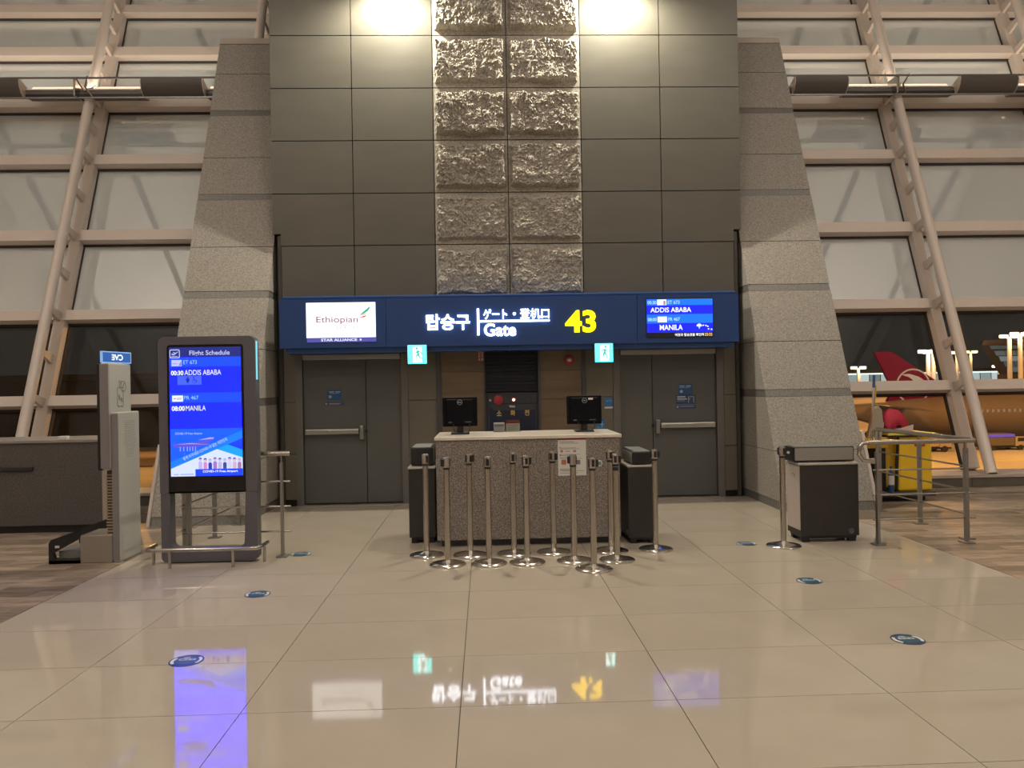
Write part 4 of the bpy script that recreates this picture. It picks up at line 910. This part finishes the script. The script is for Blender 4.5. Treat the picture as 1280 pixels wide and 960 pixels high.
obj('handle', B().tube([(5.2, 9.82, .80), (5.0, 9.80, .80), (4.94, 9.81, .77), (4.94, 9.84, .62), (5.0, 9.9, .55), (5.15, 9.9, .56)], .016, 8), M_PALE, cc, smooth=True)
for x, y in ((5.05, 9.88), (5.70, 9.90), (5.05, 10.38), (5.78, 10.40)): obj('wheel', B().cyl((x - .02, y, .06), (x + .02, y, .06), .06), M_BLACK, cc, smooth=True)
bk = thing('spray_bottle', 'blue and white bottle low on the cleaning cart beside the yellow bag', 'bottle', (5.22, 9.92, .13))
obj('body', B().lathe((5.24, 9.78, .131), [(.036, 0), (.038, .02), (.036, .24), (.02, .29), (.014, .34)], 18), flat('bottle_blue', (.02, .06, .15), .4), bk, smooth=True)
obj('label', B().lathe((5.24, 9.78, .131), [(.0385, .10), (.0385, .22)], 18), M_WHITE, bk, smooth=True)
rc = B()
nx, ny = 18, 14
for j in range(ny + 1):
    for i in range(nx + 1):
        u = i / nx * 2 - 1; v = j / ny * 2 - 1; r = max(abs(u), abs(v))
        z = .24 * math.sqrt(max(0, 1 - min(1, (u * u * .75 + v * v * .9)))) + .035 * noise.noise(Vector((u * 2.3, v * 2.3, 1))) - (.05 if r > .9 else 0)
        rc.v.append((5.44 + .17 * u + .02 * v, 10.1 + .21 * v, .965 + z))
for j in range(ny):
    for i in range(nx): a = j * (nx + 1) + i; rc.f.append((a, a + 1, a + nx + 2, a + nx + 1))
t = obj('red_cloth', rc, flat('cloth_red', (.36, .012, .035), .75), smooth=True); tag(t, 'crumpled red cloth heaped over the white box on the cleaning cart', 'cloth')
sm = t.modifiers.new('thickness', 'SOLIDIFY'); sm.thickness = .012; sm.offset = -1
wb_ = thing('paper_box', 'white box under the red cloth on the cleaning cart', 'box', (5.5, 10.1, .89))
obj('body', B().bbox(5.36, 5.58, 9.93, 10.27, .89, .955, .01), M_WHITE, wb_)
obj('flap', B().hexa([(5.37, 9.875, .892), (5.59, 9.875, .892), (5.59, 9.885, .892), (5.37, 9.885, .892), (5.38, 9.875, .94), (5.60, 9.87, 1.0), (5.60, 9.88, 1.0), (5.38, 9.885, .94)]), flat('flap_pink', (.60, .48, .44), .5), wb_)
pb_ = thing('plastic_bag', 'white plastic bag with a red letter mark beside the red cloth', 'bag', (5.26, 10.0, .89))
bag = B().ball((5.222, 10.03, .985), .09, 16, 12, (.62, .9, 1.0))
bag.v = [tuple(Vector(v) + Vector((0, 0, .02 * noise.noise(Vector(v) * 18))) + Vector((.02 * noise.noise(Vector(v) * 14), .02 * noise.noise(Vector(v) * 15 + Vector((4, 4, 4))), 0))) for v in bag.v]
bo = obj('body', bag, flat('bag_white', (.62, .55, .53), .4), pb_, smooth=True)
obj('lettering', txt(B(), 'T', 5.205, 5.255, .985, 1.045, FRONT(9.94), 0, .03), M_RED, pb_)
dp = thing('dustpan', 'tall beige lobby dustpan standing on the cart end by the pillar', 'dustpan', (5.08, 10.0, .84))
obj('pan', B().prism([(5.02, .842), (5.16, .842), (5.19, 1.0), (5.17, 1.20), (5.13, 1.25), (5.09, 1.22), (5.03, .98)], FRONT(9.90), -.04, .05), flat('pan_beige', (.36, .31, .24), .6), dp)
obj('pan_lip', B().prism([(4.985, .842), (5.015, .842), (5.11, 1.20), (5.08, 1.23)], FRONT(9.90), -.02, .04), flat('pan_tan', (.45, .30, .18), .6), dp)
m1 = thing('mop', 'mop with a pale handle and a blue grip leaning on the cleaning cart', 'mop', (5.15, 10.0, .84))
obj('handle', B().cyl((5.085, 9.99, .86), (5.19, 10.08, 1.53), .012), flat('handle_pale', (.50, .44, .39), .45), m1, smooth=True)
obj('grip', B().cyl((5.183, 10.075, 1.49), (5.205, 10.10, 1.66), .017), flat('grip_blue', (.02, .07, .25), .4), m1, smooth=True)
obj('head', B().bbox(5.02, 5.12, 9.965, 10.02, .842, .875, .008), M_INK, m1)
m2 = thing('broom', 'broom with a yellow end standing upright in the cleaning cart', 'broom', (5.24, 10.0, .84))
obj('handle', B().cyl((5.20, 10.16, .855), (5.235, 10.15, 1.40), .011), flat('handle_tan', (.42, .33, .24), .45), m2, smooth=True)
obj('grip', B().cyl((5.233, 10.15, 1.36), (5.243, 10.15, 1.52), .017), flat('grip_yellow', (.60, .42, .10), .4), m2, smooth=True)
obj('head', B().bbox(5.12, 5.23, 10.12, 10.20, .842, .86, .006), M_INK, m2)

# ================================================================== OUTSIDE, THE APRON AT NIGHT
AZ = -6.2
sobj('apron_ground', B().box(-220, 320, 19, 420, AZ - .2, AZ), noisy('apron_concrete', (.30, .28, .25), (.40, .37, .33), .12, .8))
bm_ = obj('apron_line', B().box(-60, 120, 70, 70.3, AZ, AZ + .01), flat('line_yellow', (.6, .42, .05), .7)); bm_['kind'] = 'structure'
# airliner, nose to the right
ap = thing('airliner', 'parked white airliner with a dark red tail fin carrying a white bird emblem', 'airplane', (60, 86, AZ))
AY, AR, ACZ = 86, 2.45, -2.75
st = [(38.6, .35, .9), (41, .8, .55), (45, 1.6, .25), (50, 2.35, .05), (55, 2.75, 0), (96, 2.75, 0), (100, 2.4, -.1), (103, 1.7, -.4), (105, .8, -.8), (105.6, .1, -1.0)]
fb_ = B(); N = 28
for x, r, dz in st:
    for i in range(N): q = 2 * PI * i / N; fb_.v.append((x, AY + r * .89 * math.cos(q), ACZ + dz * 1.5 + r * .89 * math.sin(q)))
for k in range(len(st) - 1):
    for i in range(N): fb_.f.append((k * N + i, k * N + (i + 1) % N, (k + 1) * N + (i + 1) % N, (k + 1) * N + i))
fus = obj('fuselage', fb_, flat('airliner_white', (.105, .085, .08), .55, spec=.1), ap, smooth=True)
TFr = FRONT(AY - .22)
fin = [(44.3, 4.7), (46.2, 4.75), (47.5, 3.9), (51.6, 1.2), (53.6, -.4), (53.4, -1.6), (44.8, -2.2), (46.4, .3)]
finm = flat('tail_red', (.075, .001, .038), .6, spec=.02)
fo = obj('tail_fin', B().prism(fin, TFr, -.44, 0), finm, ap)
em = B(); o1 = circ(48.7, .75, 2.0, 32); o2 = circ(48.7, .75, 1.84, 32); ring(em, o1, o2, TFr, .0, .03)
em.prism([(47.3, 2.1), (48.2, 1.8), (48.85, 1.3), (49.15, .75), (49.2, .25), (50.1, .8), (50.4, .9), (50.0, 1.4), (49.3, 1.85), (48.3, 2.15)], TFr, .0, .03)
em.prism([(46.85, .15), (47.7, .0), (48.7, .1), (49.15, .3), (48.1, .4), (47.3, .35)], TFr, .0, .03)
obj('emblem', em, flat('emblem_white', (.22, .33, .75), .6, spec=.02), fo)
obj('stabilizer', B().hexa([(43.6, AY - 1.2, -1.35), (47.2, AY - 1.5, -1.75), (46.8, AY - 7.6, -1.9), (44.6, AY - 7.8, -1.7), (43.6, AY - 1.2, -1.2), (47.2, AY - 1.5, -1.55), (46.8, AY - 7.6, -1.8), (44.6, AY - 7.8, -1.6)]), flat('wing_dark', (.05, .042, .035), .5), ap)
obj('wing', B().hexa([(66, AY - 2, -3.9), (77, AY - 2, -4.2), (66, AY - 26, -2.6), (63, AY - 26, -2.6), (66, AY - 2, -3.5), (77, AY - 2, -3.6), (66, AY - 26, -2.4), (63, AY - 26, -2.4)]), flat('wing_grey', (.22, .20, .18), .5), ap)
obj('wing', B().hexa([(66, AY + 2, -3.9), (77, AY + 2, -4.2), (66, AY + 26, -2.6), (63, AY + 26, -2.6), (66, AY + 2, -3.5), (77, AY + 2, -3.6), (66, AY + 26, -2.4), (63, AY + 26, -2.4)]), flat('wing_grey', (.22, .20, .18), .5), ap)
for y in (AY - 9.5, AY + 9.5): obj('engine', B().lathe((0, 0, 0), [(.9, 0), (1.35, .8), (1.5, 3), (1.35, 4.8), (1.1, 5.2), (.2, 5.0)], 24), flat('engine_white', (.5, .47, .43), .4), ap, smooth=True)
for o in [c for c in ap.children if c.name.startswith('engine')]:
    k = 1 if o.name == 'engine' else -1
    o.matrix_parent_inverse = Matrix.Identity(4)
    for v in o.data.vertices:
        w = v.co + wloc(ap); v.co = Vector((69 + w.z, AY - k * 9.5 + w.x, -5.0 + w.y)) - wloc(ap)
wn = B()
for k in range(64): 
    x = 52 + .62 * k; wn.box(x, x + .25, AY - 2.46, AY - 2.40, ACZ + .45, ACZ + .8)
obj('cabin_windows', wn, glow('cabin_light', (.8, .55, .3), .35), ap)['kind'] = 'stuff'
obj('landing_gear', B().cyl((71, AY - 4, AZ + .6), (71, AY - 4, -4.6), .2).cyl((71, AY - 4.6, AZ + .6), (71, AY - 3.4, AZ + .6), .6), M_BLACK, ap)
obj('landing_gear', B().cyl((71, AY + 4, AZ + .6), (71, AY + 4, -4.6), .2).cyl((71, AY + 4.6, AZ + .6), (71, AY + 3.4, AZ + .6), .6), M_BLACK, ap)
obj('landing_gear', B().cyl((99, AY, AZ + .6), (99, AY, -4.6), .15).cyl((99, AY - .5, AZ + .6), (99, AY + .5, AZ + .6), .5), M_BLACK, ap)
# terminal across the apron with a lit window band
tb = thing('terminal_building', 'long low terminal building with a band of bright windows across the apron', 'building', (100, 182, AZ))
obj('wall', B().box(60, 190, 180, 200, AZ, 1.0), flat('terminal_wall', (.12, .085, .06), .7), tb)
obj('roof', B().box(58, 192, 178, 202, 3.1, 3.9), flat('terminal_roof', (.05, .045, .04), .7), tb)
rr = random.Random(11)
for k in range(44):
    x = 62 + 2.7 * k
    obj('window', B().box(x, x + 2.45, 179.9, 180, 1.1, 3.0), glow('window_lit_%d' % (k % 4), ((.55, .68, .68), (.35, .45, .44), (.75, .85, .85), (.22, .27, .26))[k % 4], (1.0, .7, 1.2, .6)[rr.randrange(4)] if False else .9), tb)
b = B()
b.box(60, 190, 179.8, 180, 2.75, 3.15); obj('light_strip', b, glow('strip_white', (.85, .95, .95), 1.6), tb)
cb = thing('concourse_roof', 'dark overhanging terminal roof with a lit glass lattice above the apron', 'building', (112, 150, AZ))
obj('roof', B().hexa([(98, 148, 8.0), (150, 148, 9.0), (160, 175, 9.0), (119, 175, 8.0), (97, 146, 8.8), (152, 146, 10.6), (162, 176, 10.6), (119, 176, 8.8)]), flat('concourse_tan', (.16, .115, .08), .6), cb)
for j in range(5):
    for i in range(7):
        z0, z1 = 2.6 + 1.08 * j, 3.6 + 1.08 * j; xs = 103.2 + 2.2 * i - .9 * j + 1.8
        obj('pane', B().hexa([(xs, 150.0, z0), (xs + 2.0, 150.0, z0), (xs + 2.0, 150.1, z0), (xs, 150.1, z0), (xs - .85, 149.4, z1), (xs + 1.15, 149.4, z1), (xs + 1.15, 149.5, z1), (xs - .85, 149.5, z1)]), glow('lattice_%d' % ((i * 3 + j * 2) % 3), ((.11, .13, .13), (.20, .23, .22), (.07, .085, .085))[(i * 3 + j * 2) % 3], 1), cb)
obj('glass_frame', B().hexa([(103, 150.3, 2.2), (150, 150.3, 2.2), (150, 170, 2.2), (122, 170, 2.2), (98.6, 149.7, 8.4), (150, 149.7, 8.4), (150, 170, 8.4), (117, 170, 8.4)]), flat('concourse_frame', (.04, .036, .03), .7), cb)
obj('base_wall', B().hexa([(103, 151, AZ), (150, 151, AZ), (150, 170, AZ), (122, 170, AZ), (103, 151, 2.2), (150, 151, 2.2), (150, 170, 2.2), (122, 170, 2.2)]), flat('terminal_wall', (.12, .085, .06), .7), cb)
# hangar strip behind the airliner, orange in the sodium light
lbd = thing('cargo_building', 'flat orange lit building edge beyond the airliner', 'building', (80, 125, AZ))
obj('wall', B().box(48, 150, 122, 136, AZ, -.9), flat('cargo_wall', (.40, .33, .26), .7), lbd)
obj('parapet', B().box(47.6, 150.4, 121.6, 136.4, -.9, -.35), flat('cargo_parapet', (.55, .45, .34), .7), lbd)
# floodlight masts
masts = [(1160, 441, 116, (.95, .97, 1), 9, 'tall mast with white flood lamps just past the tail fin'), (1166.5, 441, 119, (1, .62, .25), 6, 'orange lit mast right beside the white lamp mast'),
         (1174.5, 447, 150, (1, .80, .55), 4, 'pale thin mast between the white lamp mast and the glass wall truss'), (1196, 442, 150, (1, .66, .28), 6, 'orange mast seen through the truss of the glass wall'),
         (1213, 441, 164, (1, .60, .22), 6, 'orange mast with one bent arm beside the truss tube'), (1261.5, 422, 120, (1, .72, .38), 9, 'tall orange mast in front of the concourse roof'), (1275, 419, 118, (1, .70, .34), 16, 'brightest orange mast at the concourse roof'),
         (1073, 461, 150, (1, .60, .3), 9, 'short mast with glowing lamps close to the granite pillar'), (1249, 459, 165, (1, .75, .5), 8, 'small lamp post at the end of the lit terminal windows')]
for (u, v, yy, c, s, lab) in masts:
    # world position of the mast: bearing and height as surveyed from the hall
    d = MR.to_3x3() @ Vector((u - 640, -(v - 480), -960)); x = d.x / d.y * yy; z = CH + d.z / d.y * yy
    m = thing('light_mast', 'floodlight: ' + lab, 'light mast', (x, yy, AZ), 'apron light masts')
    obj('pole', B().cyl((x, yy, AZ), (x, yy, z), .42, .30, 10), flat('mast_steel', (.55, .5, .45), .5), m, smooth=True)
    obj('arm', B().box(x - 1.1, x + 1.1, yy - .1, yy + .1, z - .1, z + .15), flat('mast_steel', (.55, .5, .45), .5), m)
    for k in (-1, 1): obj('lamp', B().bbox(x + k * .9 - .55, x + k * .9 + .55, yy - .35, yy + .35, z - .05, z + .45, .1), glow('mast_lamp_%s' % str(c), c, s), m)
    light('POINT', 'mast_bulb', (x, yy - 1.4, z - .4), 900, c, .3)
# service vehicles
def truck(label, x, y, body, L=6.0, H=2.8, strip=None):
    q_ = H / 2.8
    t = thing('service_truck', label, 'truck', (x, y, AZ), 'service vehicles on the apron')
    obj('cargo_box', B().bbox(x, x + L * .68, y - 1.1, y + 1.1, AZ + .8 * q_, AZ + H, .06), flat('truck_%s' % str(body), body, .5), t)
    cb_ = obj('cab', B().prism([(x + L * .70, AZ + .7 * q_), (x + L, AZ + .7 * q_), (x + L, AZ + 1.5 * q_), (x + L * .93, AZ + 2.2 * q_), (x + L * .70, AZ + 2.25 * q_)], FRONT(y), -1.0, 1.0), flat('truck_cab_grey', (.30, .27, .24), .4), t)
    obj('cab_window', B().prism([(x + L * .76, AZ + 1.5 * q_), (x + L * .96, AZ + 1.5 * q_), (x + L * .91, AZ + 2.1 * q_), (x + L * .76, AZ + 2.1 * q_)], FRONT(y - 1.0), 0, .03), M_BLACK, cb_)
    obj('chassis', B().box(x, x + L, y - .9, y + .9, AZ + .45 * q_, AZ + .8 * q_), M_BLACK, t)
    for k in (.16, .82):
        for q in (-.95, .95): obj('wheel', B().cyl((x + L * k, y + q - .14, AZ + .45 * q_), (x + L * k, y + q + .14, AZ + .45 * q_), .45 * q_), M_BLACK, t, smooth=True)
    if strip: obj('light_strip', B().box(x + .1, x + L * .66, y - 1.16, y - 1.10, AZ + H - .32, AZ + H - .02), glow('strip_violet', (.22, .09, .75), .8), t)
truck('dark service truck with a violet light strip on the apron', 53.2, 81, (.10, .085, .07), 4.6, 1.75, True)
truck('orange lit service truck below the airliner wing', 60.5, 80, (.40, .27, .14), 4.0, 1.7)
truck('pale service truck under the tail of the airliner', 44.8, 80.5, (.34, .26, .17), 4.4, 2.0)
# dark pier on the other side, with a loading shed
pr_ = thing('pier_building', 'dark unlit pier building outside the glass wall by the desk', 'building', (-60, 112, AZ))
obj('wall', B().box(-150, 20, 110, 124, AZ, 3.4), flat('pier_dark', (.012, .010, .009), .8), pr_)
obj('roof', B().box(-152, 22, 108, 126, 3.4, 4.2), flat('pier_roof', (.015, .013, .011), .8), pr_)
ls = thing('loading_shed', 'small orange lit shed on the apron seen between scale and flight display', 'shed', (-34, 82, AZ))
obj('wall', B().box(-39, -28.5, 81, 86, AZ, -5.2), flat('shed_wall', (.55, .45, .33), .7), ls)
obj('roof', B().box(-39.4, -28.1, 80.6, 86.4, -5.2, -5.0), flat('shed_roof', (.35, .28, .2), .7), ls)
obj('shed_door', B().box(-36.2, -34.6, 80.95, 81, AZ, -6.0), flat('shed_door', (.10, .07, .05), .7), ls)
obj('shed_window', B().box(-33.2, -31.6, 80.95, 81, -6.4, -5.7), M_BLACK, ls)

# marks too fine to pick apart stay joined as one part each
for o in COL.objects:
    if o.type == 'MESH' and o.name.split('.')[0] in ('print', 'print_lines', 'header_lines', 'text_marks', 'port_labels', 'luggage_icon', 'poster_lines', 'plane_icon', 'access_icons', 'poster_building', 'logo_mark', 'pictogram'):
        if o.parent: o['kind'] = 'stuff'
